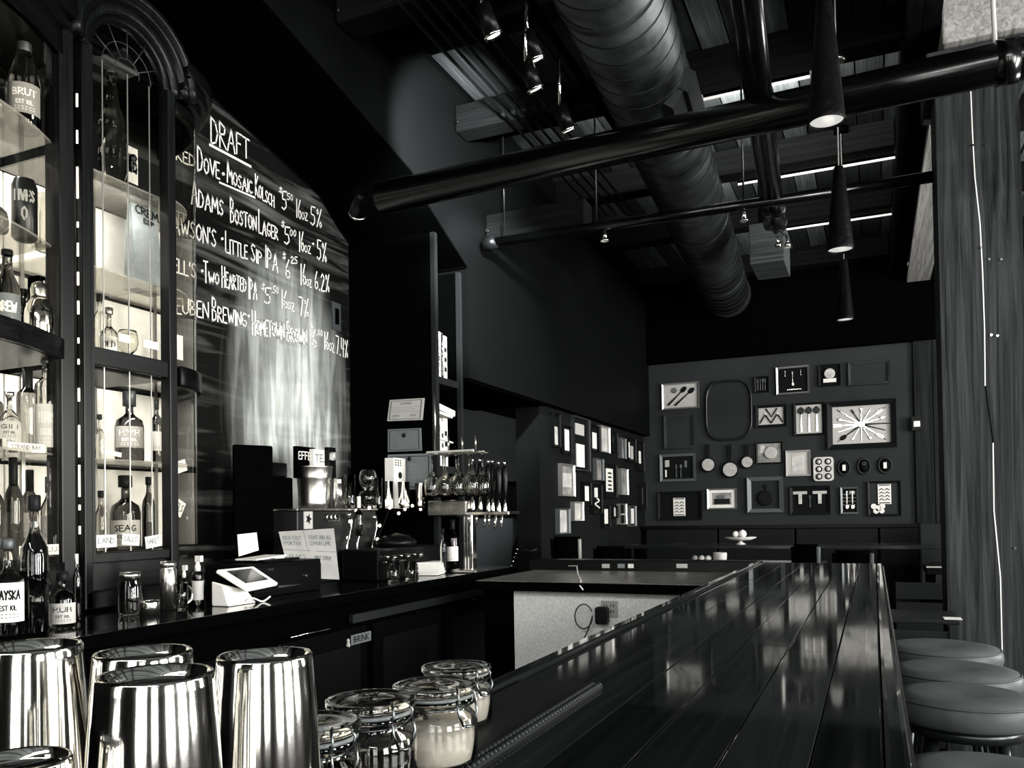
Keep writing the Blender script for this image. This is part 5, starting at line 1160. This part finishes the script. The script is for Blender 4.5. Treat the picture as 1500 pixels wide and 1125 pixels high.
# ================================================================== PICTURE WALLS
fr_b = mat('frame_black', .007, .35); fr_d = mat('frame_dark_wood', .03, .4, noise=(8, .3)); fr_s = mat('frame_silver', .42, .3, .7, warm); fr_g = mat('frame_grey', .11, .4, .3); felt = mat('shadowbox_felt', .006, .9)
photo = mat('photo_print', .22, .6, noise=(9, .7)); photol = mat('photo_light', .5, .6, noise=(11, .35)); linen = mat('linen_mount', .42, .85, noise=(60, .12))
silver = mat('table_silver', .7, .2, 1, warm); black_iron = mat('cast_iron', .006, .45)
class Frm: pass
def gframe(plane, rect, label, fmat, bmat_, fwpx=3.0, depth=.035, name='picture_frame', cat='picture', inner=None):
    if plane == 'Y': a = onY(rect[0], rect[3], 9.88); c = onY(rect[2], rect[1], 9.88); P = lambda u, z, n: Vector((u, 9.878 - n, z)); u0, u1 = a.x, c.x
    else: a = onX(rect[0], (rect[1]+rect[3])/2, -2.58); c = onX(rect[2], (rect[1]+rect[3])/2, -2.58); P = lambda u, z, n: Vector((-2.578 + n, u, z)); u0, u1 = a.y, c.y
    if plane == 'Y': z0, z1 = a.z, c.z
    else:
        um = (rect[0]+rect[2])/2; z0 = onX(um, rect[3], -2.58).z; z1 = onX(um, rect[1], -2.58).z
    s = dep(P(u0, z0, 0))/F; fw = fwpx*s
    t = thing(name, label, cat, P((u0+u1)/2, z0, 0), None)
    b = B(); i0, i1, j0, j1 = u0+fw, u1-fw, z0+fw, z1-fw
    for q in (((u0,z0),(u1,z0),(i1,j0),(i0,j0)), ((u1,z0),(u1,z1),(i1,j1),(i1,j0)), ((u1,z1),(u0,z1),(i0,j1),(i1,j1)), ((u0,z1),(u0,z0),(i0,j0),(i0,j1))): 
        b.hexa([P(q[0][0],q[0][1],0), P(q[1][0],q[1][1],0), P(q[2][0],q[2][1],0), P(q[3][0],q[3][1],0), P(q[0][0],q[0][1],depth), P(q[1][0],q[1][1],depth), P(q[2][0],q[2][1],depth*.7), P(q[3][0],q[3][1],depth*.7)])
    b.build('frame', fmat, t)
    if bmat_: B().pbox(P, i0, i1, j0, j1, 0, .010).build('backing', bmat_, t)
    f = Frm(); f.t = t; f.P = P; f.i = (i0, i1, j0, j1); f.s = s
    f.at = lambda u, v, n=.012: P(i0+(i1-i0)*u, j0+(j1-j0)*v, n); f.w = i1-i0; f.h = j1-j0
    return f
def rectin(f, u0, u1, v0, v1, m, name='print', n0=.0105, n1=.014):
    i0, i1, j0, j1 = f.i; return B().pbox(f.P, i0+(i1-i0)*u0, i0+(i1-i0)*u1, j0+(j1-j0)*v0, j0+(j1-j0)*v1, n0, n1).build(name, m, f.t)
def utensil(f, u, v, ang, L, kind, m=None, name=None):
    """fork / spoon / knife lying in the frame plane, centre (u,v), pointing at ang"""
    c = f.at(u, v, .014); ex = f.P(1, 0, 0)-f.P(0, 0, 0); ez = Vector((0,0,1)); A = ex*math.cos(ang)+ez*math.sin(ang); Bn = ex*-math.sin(ang)+ez*math.cos(ang); N_ = (f.P(0,0,1)-f.P(0,0,0))
    b = B(); w = L*.03
    b.hexa([c-A*L*.5-Bn*w*1.2, c-A*L*.5+Bn*w*1.2, c+A*L*.2+Bn*w*.6, c+A*L*.2-Bn*w*.6, *[p+N_*.006 for p in (c-A*L*.5-Bn*w*1.2, c-A*L*.5+Bn*w*1.2, c+A*L*.2+Bn*w*.6, c+A*L*.2-Bn*w*.6)]])
    if kind == 'spoon':
        k = 12; cc = c+A*L*.35; b.rings([[cc+A*math.cos(i*2*PI/k)*L*.15*s_+Bn*math.sin(i*2*PI/k)*L*.09*s_+N_*n_ for i in range(k)] for s_, n_ in ((1,.0),(1,.006),(.6,.002))])
    elif kind == 'fork':
        b.obox(c+A*L*.24+N_*.003, A, Bn, N_, L*.04, L*.06, .003)
        for k in (-1.5, -.5, .5, 1.5): b.obox(c+A*L*.38+Bn*k*L*.035+N_*.003, A, Bn, N_, L*.12, L*.010, .003)
    else: b.hexa([c+A*L*.2-Bn*w*.8, c+A*L*.2+Bn*w*.8, c+A*L*.5+Bn*w*.3, c+A*L*.5-Bn*w*1.0, *[p+N_*.004 for p in (c+A*L*.2-Bn*w*.8, c+A*L*.2+Bn*w*.8, c+A*L*.5+Bn*w*.3, c+A*L*.5-Bn*w*1.0)]])
    return b.build(name or kind, m or silver, f.t)
def flat(o):
    for p in o.data.polygons: p.use_smooth = False
    return o
def disc(f, u, v, r, m, name, n0=.011, n1=.02, sx=1, sz=1):
    c = f.at(u, v, 0); ex = f.P(1,0,0)-f.P(0,0,0); N_ = f.P(0,0,1)-f.P(0,0,0)
    return B().rings([[c+ex*math.cos(i*2*PI/24)*r*s_*sx+Vector((0,0,1))*math.sin(i*2*PI/24)*r*s_*sz+N_*n_ for i in range(24)] for s_, n_ in ((1,n0),(1,n1),(.85,n1+.002))]).build(name, m, f.t)
g = lambda *a, **k: gframe('Y', *a, **k)
f = g((971,559,1024,601), 'silver-sided frame with a photo of long pans, top left of the picture wall', fr_s, linen, 2.2)
for u, v, a_ in ((.4,.5,.75), (.62,.45,.7)): utensil(f, u, v, a_, f.h*1.1, 'spoon', black_iron, 'pan_print')
disc(f, .32, .75, f.h*.12, mat('photo_mid', .1, .6), 'bowl_print')
g((974,606,1017,658), 'empty dark frame hung below the silver-sided one', fr_d, grey_wall, 3.5)
f = g((968,664,1019,706), 'wooden shadow box with small pale objects at left', fr_g, felt, 3.6)
rectin(f, .08, .22, .55, .85, paper2, 'tile'); rectin(f, .08, .13, .1, .42, paper, 'stick'); rectin(f, .72, .80, .5, .8, mat('trinket_grey', .1, .5), 'trinket'); utensil(f, .45, .35, PI/2, f.h*.6, 'fork', fr_g); utensil(f, .6, .35, PI/2, f.h*.6, 'spoon', fr_g)
def grater(f, u0, u1, v0, v1):
    rectin(f, u0, u1, v0, v1, paper, 'grater', .012, .022); b = B(); i0, i1, j0, j1 = f.i
    P2 = lambda u, v: f.P(i0+(i1-i0)*(u0+(u1-u0)*u), j0+(j1-j0)*(v0+(v1-v0)*v), .023)
    for k in range(4):
        for s_ in (.12, .55): ribbon(b, [(s_, .2+.17*k), (s_+.16, .27+.17*k), (s_+.32, .2+.17*k)], .05, P2)
    ribbon(b, [(.1,.95),(.9,.95)], .05, P2); ribbon(b, [(.1,.06),(.9,.06)], .05, P2); b.build('grater_holes', ink, f.t)
f = g((965,719,1028,762), 'wide black box frame holding a small white grater', fr_b, felt, 3.2); grater(f, .34, .64, .08, .82)
f = g((1037,715,1079,746), 'pale framed photo of a building below the skillets', fr_s, paper, 2.0); rectin(f, .14, .86, .16, .84, photo); rectin(f, .2, .8, .2, .5, ink, 'building_print', .0145, .016); rectin(f, .28, .6, .5, .7, mat('photo_mid', .1, .6), 'roof_print', .0145, .016)
f = g((1096,698,1147,751), 'ornate stepped frame with a black round pan on its mount', fr_g, mat('mount_dark', .02, .8), 5.5, .05)
disc(f, .5, .38, f.h*.27, black_iron, 'round_pan', .012, .035); disc(f, .5, .8, f.h*.07, black_iron, 'pan_loop'); rectin(f, .46, .54, .6, .78, black_iron, 'pan_handle')
f = g((1106,551,1126,576), 'small dark box of upright cutlery at the top of the wall', fr_b, felt, 2.4)
for i, k in enumerate(('fork', 'knife', 'spoon', 'fork')): utensil(f, .15+.23*i, .5, PI/2, f.h*.9, k, fr_g)
f = g((1108,592,1152,627), 'black frame with crossed sticks forming a zigzag on pale linen', fr_b, linen, 3.8)
b = B(); ff = lambda u, v: f.at(u, v, .016)
for pl in ([(.05,.1),(.27,.6)], [(.27,.6),(.5,.08)], [(.3,.95),(.52,.45),(.75,.95)], [(.5,.08),(.75,.6)], [(.75,.6),(.97,.1)]): b.tube([ff(*p_) for p_ in pl], .008, 6)
b.build('stick', fr_d, f.t)
for u in (.27, .75): disc(f, u, .62, .014, paper, 'pin')
f = g((1109,647,1146,680), 'dark frame with a round pale plate over a photo', fr_b, photo, 1.8); disc(f, .55, .5, f.h*.32, paper2, 'plate', .012, .03); rectin(f, .1, .3, .5, .9, photol, 'corner_print')
f = g((1138,535,1185,579), 'silver-edged box with one tall spoon between small ones', fr_s, felt, 2.4)
utensil(f, .5, .55, -PI/2, f.h*.6, 'spoon'); utensil(f, .25, .78, -PI/2, f.h*.25, 'spoon'); utensil(f, .78, .78, -PI/2, f.h*.25, 'spoon'); rectin(f, .3, .78, .1, .14, silver, 'bar')
f = g((1200,533,1231,567), 'black box with a round white brush standing on its base', fr_b, felt, 2.0); disc(f, .5, .58, f.h*.27, photol, 'brush_head', .012, .04); rectin(f, .16, .84, .12, .32, paper, 'brush_base', .012, .035)
f = g((1243,527,1303,566), 'large empty frame painted like the wall, top right', fr_d, grey_wall, 3.4)
f = g((1164,589,1207,639), 'black frame holding three big serving spoons on linen', fr_b, linen, 2.8)
for u, m_ in ((.2, darkmetal), (.5, darkmetal), (.8, darkmetal)): utensil(f, u, .5, PI/2, f.h*.88, 'spoon', silver); disc(f, u, .80, f.h*.10, m_, 'spoon_bowl', .018, .026, 1.1, 1)
f = g((1213,584,1312,659), 'largest black frame with a starburst of old cutlery on linen', fr_b, linen, 7.0, .06)
for k in range(16):
    a_ = 2*PI*k/16 + .0; rx, rz_ = .30, .30
    L_ = f.h*.40 if k % 4 == 0 and k % 8 else (f.h*.52 if k % 2 == 0 else f.h*.40)
    utensil(f, .5+math.cos(a_)*.26, .5+math.sin(a_)*.27, math.atan2(math.sin(a_)*f.h, math.cos(a_)*f.w), L_*(1.25 if abs(math.cos(a_)) > .5 else .9), ('knife', 'spoon', 'fork')[k % 3], silver if k % 5 else black_iron)
for sx, sz in ((.13,.12),(.87,.12),(.13,.88),(.87,.88)): 
    utensil(f, .5+(sx-.5)*.92, .5+(sz-.5)*.92, math.atan2((sz-.5)*f.h, (sx-.5)*f.w), f.h*.28, 'knife', black_iron)
disc(f, .5, .5, f.h*.09, silver, 'hub', .012, .03)
f = g((1152,659,1187,698), 'pale wooden frame around a faded print', mat('frame_pale_wood', .3, .5), paper2, 2.6); rectin(f, .2, .8, .15, .85, photol)
# muffin tin
a = onY(1192, 705, 9.86); c = onY(1221, 669, 9.86); t = thing('muffin_tin', 'pale six-cup muffin tin hung on the picture wall', 'baking tin', ((a.x+c.x)/2, 9.86, a.z))
PYw = lambda u, z, n: Vector((u, 9.879-n, z)); hw = (c.x-a.x)/2; hh = (c.z-a.z)/2; mx, mz = (a.x+c.x)/2, (a.z+c.z)/2
pts = []
for cx_, cz_, a0 in ((1,1,0),(-1,1,90),(-1,-1,180),(1,-1,270)):
    for k in range(5): an = math.radians(a0+k*22.5); pts.append((mx+cx_*(hw-.035)+math.cos(an)*.035, mz+cz_*(hh-.035)+math.sin(an)*.035))
B().pprism(PYw, pts, .03, .036).build('sheet', photol, t)
for i in range(2):
    for j in range(3):
        q = Vector((mx+(-.45+.9*i)*hw, 9.843, mz+(-.62+.62*j)*hh)); B().lathe([(.036,0),(.036,.004),(.03,.004),(.026,-.02),(.001,-.02)], q, 20, axis=(0,-1,0)).build('cup', black_iron, t); B().lathe([(.023,.001),(.023,.003),(.001,.003)], q, 16, axis=(0,-1,0)).build('cup_base', photol, t)
# ovals
for i, (px, py, rx, rz_, lab_) in enumerate(((1236.5,685,9,12,'left oval plaque with a white piece in its middle'), (1265.6,683,9.5,12.6,'middle oval plaque, all dark with a small ring'), (1296.5,681.4,10,12.6,'right oval plaque with a white piece in its middle'))):
    q = onY(px, py, 9.878); s = dep(q)/F; t = thing('oval_plaque', lab_, 'plaque', q)
    ell = lambda k, m_, n_: [q+Vector((math.cos(j*2*PI/28)*rx*s*k, -n_, math.sin(j*2*PI/28)*rz_*s*k)) for j in range(28)]
    B().rings([ell(1,0,0), ell(1,0,.02), ell(.85,0,.03), ell(.78,0,.018), ell(.01,0,.016)]).build('rim', fr_d, t); B().rings([ell(.77,0,.0185), ell(.01,0,.0190)]).build('ground', felt, t)
    if i != 1: B().box(q.x-.016, q.x+.016, q.y-.035, q.y-.02, q.z-.035, q.z+.03).build('white_piece', paper, t)
    else: B().tube([q+Vector((math.cos(j*2*PI/12)*.016, -.024, .03+math.sin(j*2*PI/12)*.016)) for j in range(12)], .004, 6, close=True).build('ring', fr_g, t)
f = g((1158,711,1216,754), 'black box with two pale T-shaped peelers', fr_b, felt, 3.6)
for u in (.22, .78):
    rectin(f, u-.2, u+.2, .76, .88, paper2, 'peeler_head', .012, .03); rectin(f, u-.05, u+.05, .35, .76, photol, 'peeler_handle', .012, .025)
utensil(f, .5, .45, PI/2, f.h*.5, 'fork', fr_g)
f = g((1232,713,1257,753), 'narrow silver frame with two spoons over plaid', fr_g, felt, 2.6)
for v in (.3, .45, .6, .75): rectin(f, .02, .98, v, v+.03, fr_g, 'plaid_stripe', .0105, .011)
utensil(f, .32, .5, -PI/2, f.h*.8, 'spoon'); utensil(f, .72, .5, -PI/2, f.h*.8, 'spoon'); rectin(f, .5, .9, .8, .9, paper2, 'clip')
f = g((1272,704,1319,756), 'dark frame with a white grater and pale crumpled figure at lower right', fr_b, grey_wall, 2.8); grater(f, .28, .74, .32, .96)
for u, v, r_ in ((.12,.25,.03),(.28,.18,.035),(.42,.25,.03),(.2,.1,.03),(.4,.1,.028)): disc(f, u, v, r_, paper, 'figure_piece', .012, .04)
# big tray
q0 = onY(1035, 647, 9.87); q1 = onY(1101, 554, 9.87); mx, mz = (q0.x+q1.x)/2, (q0.z+q1.z)/2; hw, hh = (q1.x-q0.x)/2, (q1.z-q0.z)/2
t = thing('serving_tray', 'large barrel-shaped grey serving tray, biggest piece on the picture wall', 'tray', (mx, 9.87, q0.z))
def bar_pt(k, n=48):
    out = []
    for i in range(n):
        a_ = i*2*PI/n; e = .42; cx_, sz_ = math.cos(a_), math.sin(a_); out.append((mx+math.copysign(abs(cx_)**e, cx_)*hw*k*(.90+.10*(1-sz_*sz_)), mz+math.copysign(abs(sz_)**e, sz_)*hh*k*(.90+.10*(1-cx_*cx_))))
    return out
rr = [[PYw(u, z, n_) for u, z in bar_pt(k)] for k, n_ in ((1.0,.0),(1.0,.04),(.95,.04),(.92,.015),(.02,.014))]
B().rings(rr[:4], cap=False).build('rim', mat('tray_rim', .018, .3, .4), t); B().rings(rr[3:]).build('base', mat('tray_base', .022, .6), t)
for px, py, r_, yt, lab_ in ((1038,681,11,651,'left skillet with a bright bottom'), (1070,688,12.5,651.5,'middle and largest skillet'), (1095,677,9.6,651,'right and smallest skillet')):
    q = onY(px, py, 9.87); s = dep(q)/F; t = thing('skillet', lab_ + ' hung under the big tray', 'frying pan', q); R_ = r_*s
    B().lathe([(.001,0),(R_*.9,0),(R_,.03),(R_*1.0,.035),(R_*.84,.030)], q, 28, axis=(0,-1,0)).build('pan', black_iron, t)
    B().lathe([(R_*.80,.0305),(R_*.80,.034),(.001,.034)], q, 28, axis=(0,-1,0)).build('pan_base', mat('pan_bright_base', .4, .6, .2, warm, noise=(30, .3)), t); flat(bpy.data.objects[[o.name for o in t.children][-1]])
    zt_ = onY(px, yt, 9.87).z; B().hexa([(q.x-.012,9.84,q.z+R_*.95),(q.x+.012,9.84,q.z+R_*.95),(q.x+.012,9.86,q.z+R_*.95),(q.x-.012,9.86,q.z+R_*.95),(q.x-.02,9.84,zt_),(q.x+.02,9.84,zt_),(q.x+.02,9.86,zt_),(q.x-.02,9.86,zt_)]).build('handle', black_iron, t)
# side wall
h_ = lambda r_, lab_, fm, bm_, fw=2, **k: gframe('X', r_, lab_ , fm, bm_, fw, **k)
side = [
((805,606,815,655), 'tall frame with a pale lower print, first in the top row of the side wall', fr_b, felt, 1.5, (.1,.9,.05,.62,photol)),
((820,624,832,665), 'dark frame with a slanted white sheet, second in the side wall top row', fr_b, felt, 1.3, (.15,.9,.1,.9,paper)),
((835,612,859,690), 'tallest side wall frame with two white pieces one above the other', fr_d, felt, 2.2, (.25,.75,.05,.5,paper)),
((861,624,873,661), 'dark frame with a white block, centre of the side wall top row', fr_b, felt, 1.2, (.1,.85,.08,.75,paper)),
((875,625,888,663), 'silver-sided frame with a pale photo in the top row', fr_s, photol, 1.8, None),
((891,633,900,663), 'narrow black frame beside the silver-sided one', fr_b, felt, 1.5, (.3,.6,.5,.8,fr_d)),
((905,642,912,672), 'narrow grey photo without much border in the top row', fr_g, photo, .9, None),
((915,642,927,677), 'dark frame with two white strips in the top row', fr_b, felt, 1.5, (.1,.4,.15,.85,paper)),
((930,648,939,690), 'last frame of the top row with one white strip', fr_b, felt, 1.2, (.1,.7,.25,.7,paper)),
((817,680,836,727), 'wide silver frame with a landscape photo at the left of the side wall', fr_s, photo, 2.8, (.05,.95,.25,.75,photol)),
((868,672,879,704), 'grey print in the middle of the side wall', fr_g, photo, 1.0, None),
((881,680,899,729), 'large black frame with a perforated white strip', fr_b, felt, 2.2, (.2,.8,.15,.9,paper)),
((905,687,915,725), 'grey frame with a bright white right edge', fr_s, photo, 1.6, None),
((850,706,861,740), 'black frame with a white card, left of the dangling white tool', fr_b, felt, 1.6, (.1,.9,.15,.85,paper)),
((863,709,877,752), 'black box with a dangling curly white tool', fr_b, felt, 1.8, (.4,.7,.55,.9,paper)),
((835,735,849,763), 'silver frame with a small photo in the bottom row', fr_s, photol, 1.8, None),
((813,745,829,782), 'grey framed pale print, first of the bottom row', fr_g, photol, 2.0, None),
((879,740,889,773), 'frame with a white block in the middle of the bottom row', fr_b, felt, 1.2, (.1,.9,.15,.85,paper)),
((893,741,900,759), 'smallest frame, with a pale oval print, in the bottom row', fr_b, felt, 1.0, (.1,.9,.1,.9,paper2)),
((903,738,913,768), 'thin silver double-pane frame in the bottom row', fr_s, felt, 1.1, (0,1,.45,.52,fr_s)),
((918,741,927,771), 'dark frame with one leaning white strip near the wall end', fr_g, felt, 1.2, (.5,.9,.1,.9,paper)),
((935,708,943,745), 'last dark frame at the far end of the side wall', fr_b, felt, 1.2, (.15,.5,.15,.85,fr_g)),
]
for r_, lab_, fm, bm_, fw, pr in side:
    f = h_(r_, lab_, fm, bm_, fw, depth=.045)
    if pr: rectin(f, pr[0], pr[1], pr[2], pr[3], pr[4], 'print', .0105, .02)
    if 'two white pieces' in lab_: rectin(f, .2, .75, .68, .9, paper2, 'upper_print', .0105, .02)
    if 'two white strips' in lab_: rectin(f, .55, .85, .1, .7, paper2, 'strip', .0105, .02)
    if 'perforated' in lab_:
        for k in range(5): rectin(f, .35, .65, .2+.13*k, .26+.13*k, ink, 'perforation', .0205, .022)
    if 'curly' in lab_:
        B().tube([f.at(.5+.25*math.sin(k*.9), .5-.04*k, .03) for k in range(10)], .008, 6).build('curl', paper, f.t)

# ================================================================== DINING AREA
bq = mat('banquette_leather', .008, .45, noise=(90, .5))
t = thing('banquette', 'long low-backed dark banquette under the picture wall', 'bench', (-.8, 9.6, 0))
x = -2.5
while x < .9:
    B().box(x, x+.83, 9.62, 9.83, .48, 1.16).build('back_panel', bq, t, bevel=.008); B().box(x, x+.83, 9.2, 9.61, .30, .48).build('seat_cushion', bq, t, bevel=.03); x += .85
B().box(-2.55, .93, 9.25, 9.85, 0, .30).build('base', black, t); B().box(-2.55, .93, 9.60, 9.83, 1.165, 1.20).build('cap_rail', blacksat, t)
t = thing('banquette', 'taller mesh-upholstered banquette end right of the long one, beside the post', 'bench', (1.3, 9.3, 0))
B().box(.40, 1.9, 9.0, 9.18, .5, 1.22).build('back_panel', mat('woven_upholstery', .015, .5, noise=(150, .6)), t, bevel=.02); B().box(.40, 1.9, 8.6, 8.98, .0, .5).build('base', black, t)
tw = mat('table_top_dark', .010, .15, coat=.5)
def table(label, x0, x1, y0, y1, z, name='high_table'):
    t = thing(name, label, 'table', ((x0+x1)/2, (y0+y1)/2, 0)); B().box(x0, x1, y0, y1, z-.04, z).build('tabletop', tw, t, bevel=.006)
    for x_ in (x0+.06, x1-.06):
        for y_ in (y0+.06, y1-.06): B().box(x_-.03, x_+.03, y_-.03, y_+.03, 0, z-.04).build('leg', black, t)
    b = B(); b.box(x0+.09, x1-.09, y0+.045, y0+.075, .25, .31); b.box(x0+.09, x1-.09, y1-.075, y1-.045, .25, .31); b.build('stretcher', black, t); return t
zt1 = onY(1000, 798, 8.0).z
table('long high dark table before the banquette', -2.35, .9, 8.0, 8.5, zt1)
table('nearer high table behind the end of the bar', -1.9, -.35, 6.38, 7.05, .955)
def chair(label, px, ytop, wpx, Y, z_seat=.72, rz=0, m=black, edge=None):
    q = onY(px, ytop, Y); s = dep(q)/F; w = wpx*s/2
    t = thing('high_chair', label, 'chair', (q.x, Y, 0), None)
    B().rings([[(q.x+math.sin(a_)*w*k, Y+.04-math.cos(a_)*.08*k, z) for a_ in [-1.3+2.6*i/8 for i in range(9)]] + [(q.x+math.sin(a_)*w*k*.9, Y+.06-math.cos(a_)*.08*k, z) for a_ in [1.3-2.6*i/8 for i in range(9)]] for k, z in ((.95, q.z-.28), (1, q.z-.1), (.96, q.z))]).build('backrest', m, t)
    B().box(q.x-w*.95, q.x+w*.95, Y-.02, Y+.34, z_seat-.05, z_seat).build('seat', m, t, bevel=.012)
    for sx in (-1, 1):
        e = edge if (edge and sx == 1) else m  # right front leg paler: side light put into its colour
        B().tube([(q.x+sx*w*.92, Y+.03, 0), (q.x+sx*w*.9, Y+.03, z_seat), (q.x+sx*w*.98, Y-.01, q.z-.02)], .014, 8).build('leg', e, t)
        B().tube([(q.x+sx*w*.92, Y+.33, 0), (q.x+sx*w*.9, Y+.33, z_seat-.05)], .014, 8).build('leg', m, t)
    b = B(); b.box(q.x-w*.9, q.x+w*.9, Y+.02, Y+.04, .26, .29); b.build('footrest', darkmetal, t)
    return t
pale = mat('side_lit_edge', .35, .4)
chair('dark curved-back chair with bright edges, left behind the service counter', 829, 786, 44, 6.0, edge=pale)
chair('dark chair with a round back near the left end of the tables', 893, 800, 46, 6.0)
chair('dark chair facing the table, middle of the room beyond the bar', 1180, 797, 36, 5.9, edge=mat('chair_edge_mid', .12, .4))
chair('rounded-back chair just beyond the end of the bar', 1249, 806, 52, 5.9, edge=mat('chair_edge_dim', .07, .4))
t = thing('bench_table', 'dark side table with a thin bright edge left of the post', 'table', (.4, 6.4, 0)); a = onY(1357, 829, 6.4); c = onY(1398, 827, 6.4)
B().box(a.x, c.x+.3, 6.4, 6.9, a.z-.06, a.z).build('tabletop', blacksat, t, bevel=.004); B().box(a.x, c.x+.3, 6.395, 6.40, a.z-.012, a.z-.002).build('edge_strip', mat('pale_conduit', .5, .35, .6, warm), t)
for x_ in (a.x+.04, c.x+.25):
    for y_ in (6.56, 6.85): B().box(x_-.025, x_+.025, y_-.025, y_+.025, 0, a.z-.06).build('leg', black, t)
t = thing('booth_divider', 'dark slatted partition under the side table, right of the bar end', 'partition', (.3, 5.9, 0))
for i in range(5): B().box(.12, .95, 6.0, 6.04, .25+i*.13, .25+i*.13+.105).build('slat', mat('divider_slat', .010, .4), t)
for x_ in (.10, .97): B().box(x_-.02, x_+.02, 5.99, 6.05, 0, .92).build('upright', black, t)
# things on the tables
q = onY(1085, 801, 8.2); t = thing('pedestal_dish', 'shallow pale pedestal dish on the long back table', 'dish', (q.x, 8.2, zt1))
B().lathe([(0,0),(.05,0),(.02,.015),(.015,.03),(.09,.035),(.15,.06),(.148,.068),(.09,.045),(0,.042)], (q.x, 8.2, zt1+.001), 28, cap=False).build('dish', photol, t)
for i, dx in enumerate((-.045, .02)):
    z_ = zt1 + .06 + .035
    o = thing('bread_roll', ['left pale roll in the pedestal dish', 'right larger pale roll in the pedestal dish'][i], 'bread', (q.x+dx, 8.2, z_-.035))
    B().lathe([(.001,-.03),(.022,-.022),(.033,0),(.024,.022),(.001,.032)] if i == 0 else [(.001,-.035),(.028,-.026),(.04,0),(.03,.03),(.001,.045)], (q.x+dx, 8.2, z_), 14).build('crust', paper, o)
q = onY(1055, 825, 6.56); t = thing('white_cup', 'pale ribbed cup on the nearer table', 'cup', (q.x, 6.56, .956)); s = dep(q)/F
B().lathe([(0,0),(9*s,0),(10*s,14*s),(9.6*s,16*s),(8.5*s,15*s),(8*s,.01),(0,.01)], (q.x, 6.56, .956), 20, cap=False).build('body', photol, t)
t0 = onY(1020, 825, 6.56); t = thing('side_plate', 'thin plate with small items on the nearer table', 'plate', (t0.x, 6.56, .956)); B().lathe([(0,0),(.08,0),(.13,.012),(.128,.016),(0,.008)], (t0.x, 6.56, .956), 24, cap=False).build('plate', photo, t)
for i, px in enumerate((1018, 1028, 1038)):
    q = onY(px, 818, 6.56); o = thing('condiment_ball', ['dim round item at the left of the plate', 'pale round item in the middle of the plate', 'bright round item beside the cup'][i], 'condiment', (q.x, 6.56, .966))
    B().lathe([(.001,-.022),(.02,-.012),(.026,.002),(.018,.02),(.001,.028)], (q.x, 6.56, .992), 14).build('body', [photo, photol, paper][i], o)
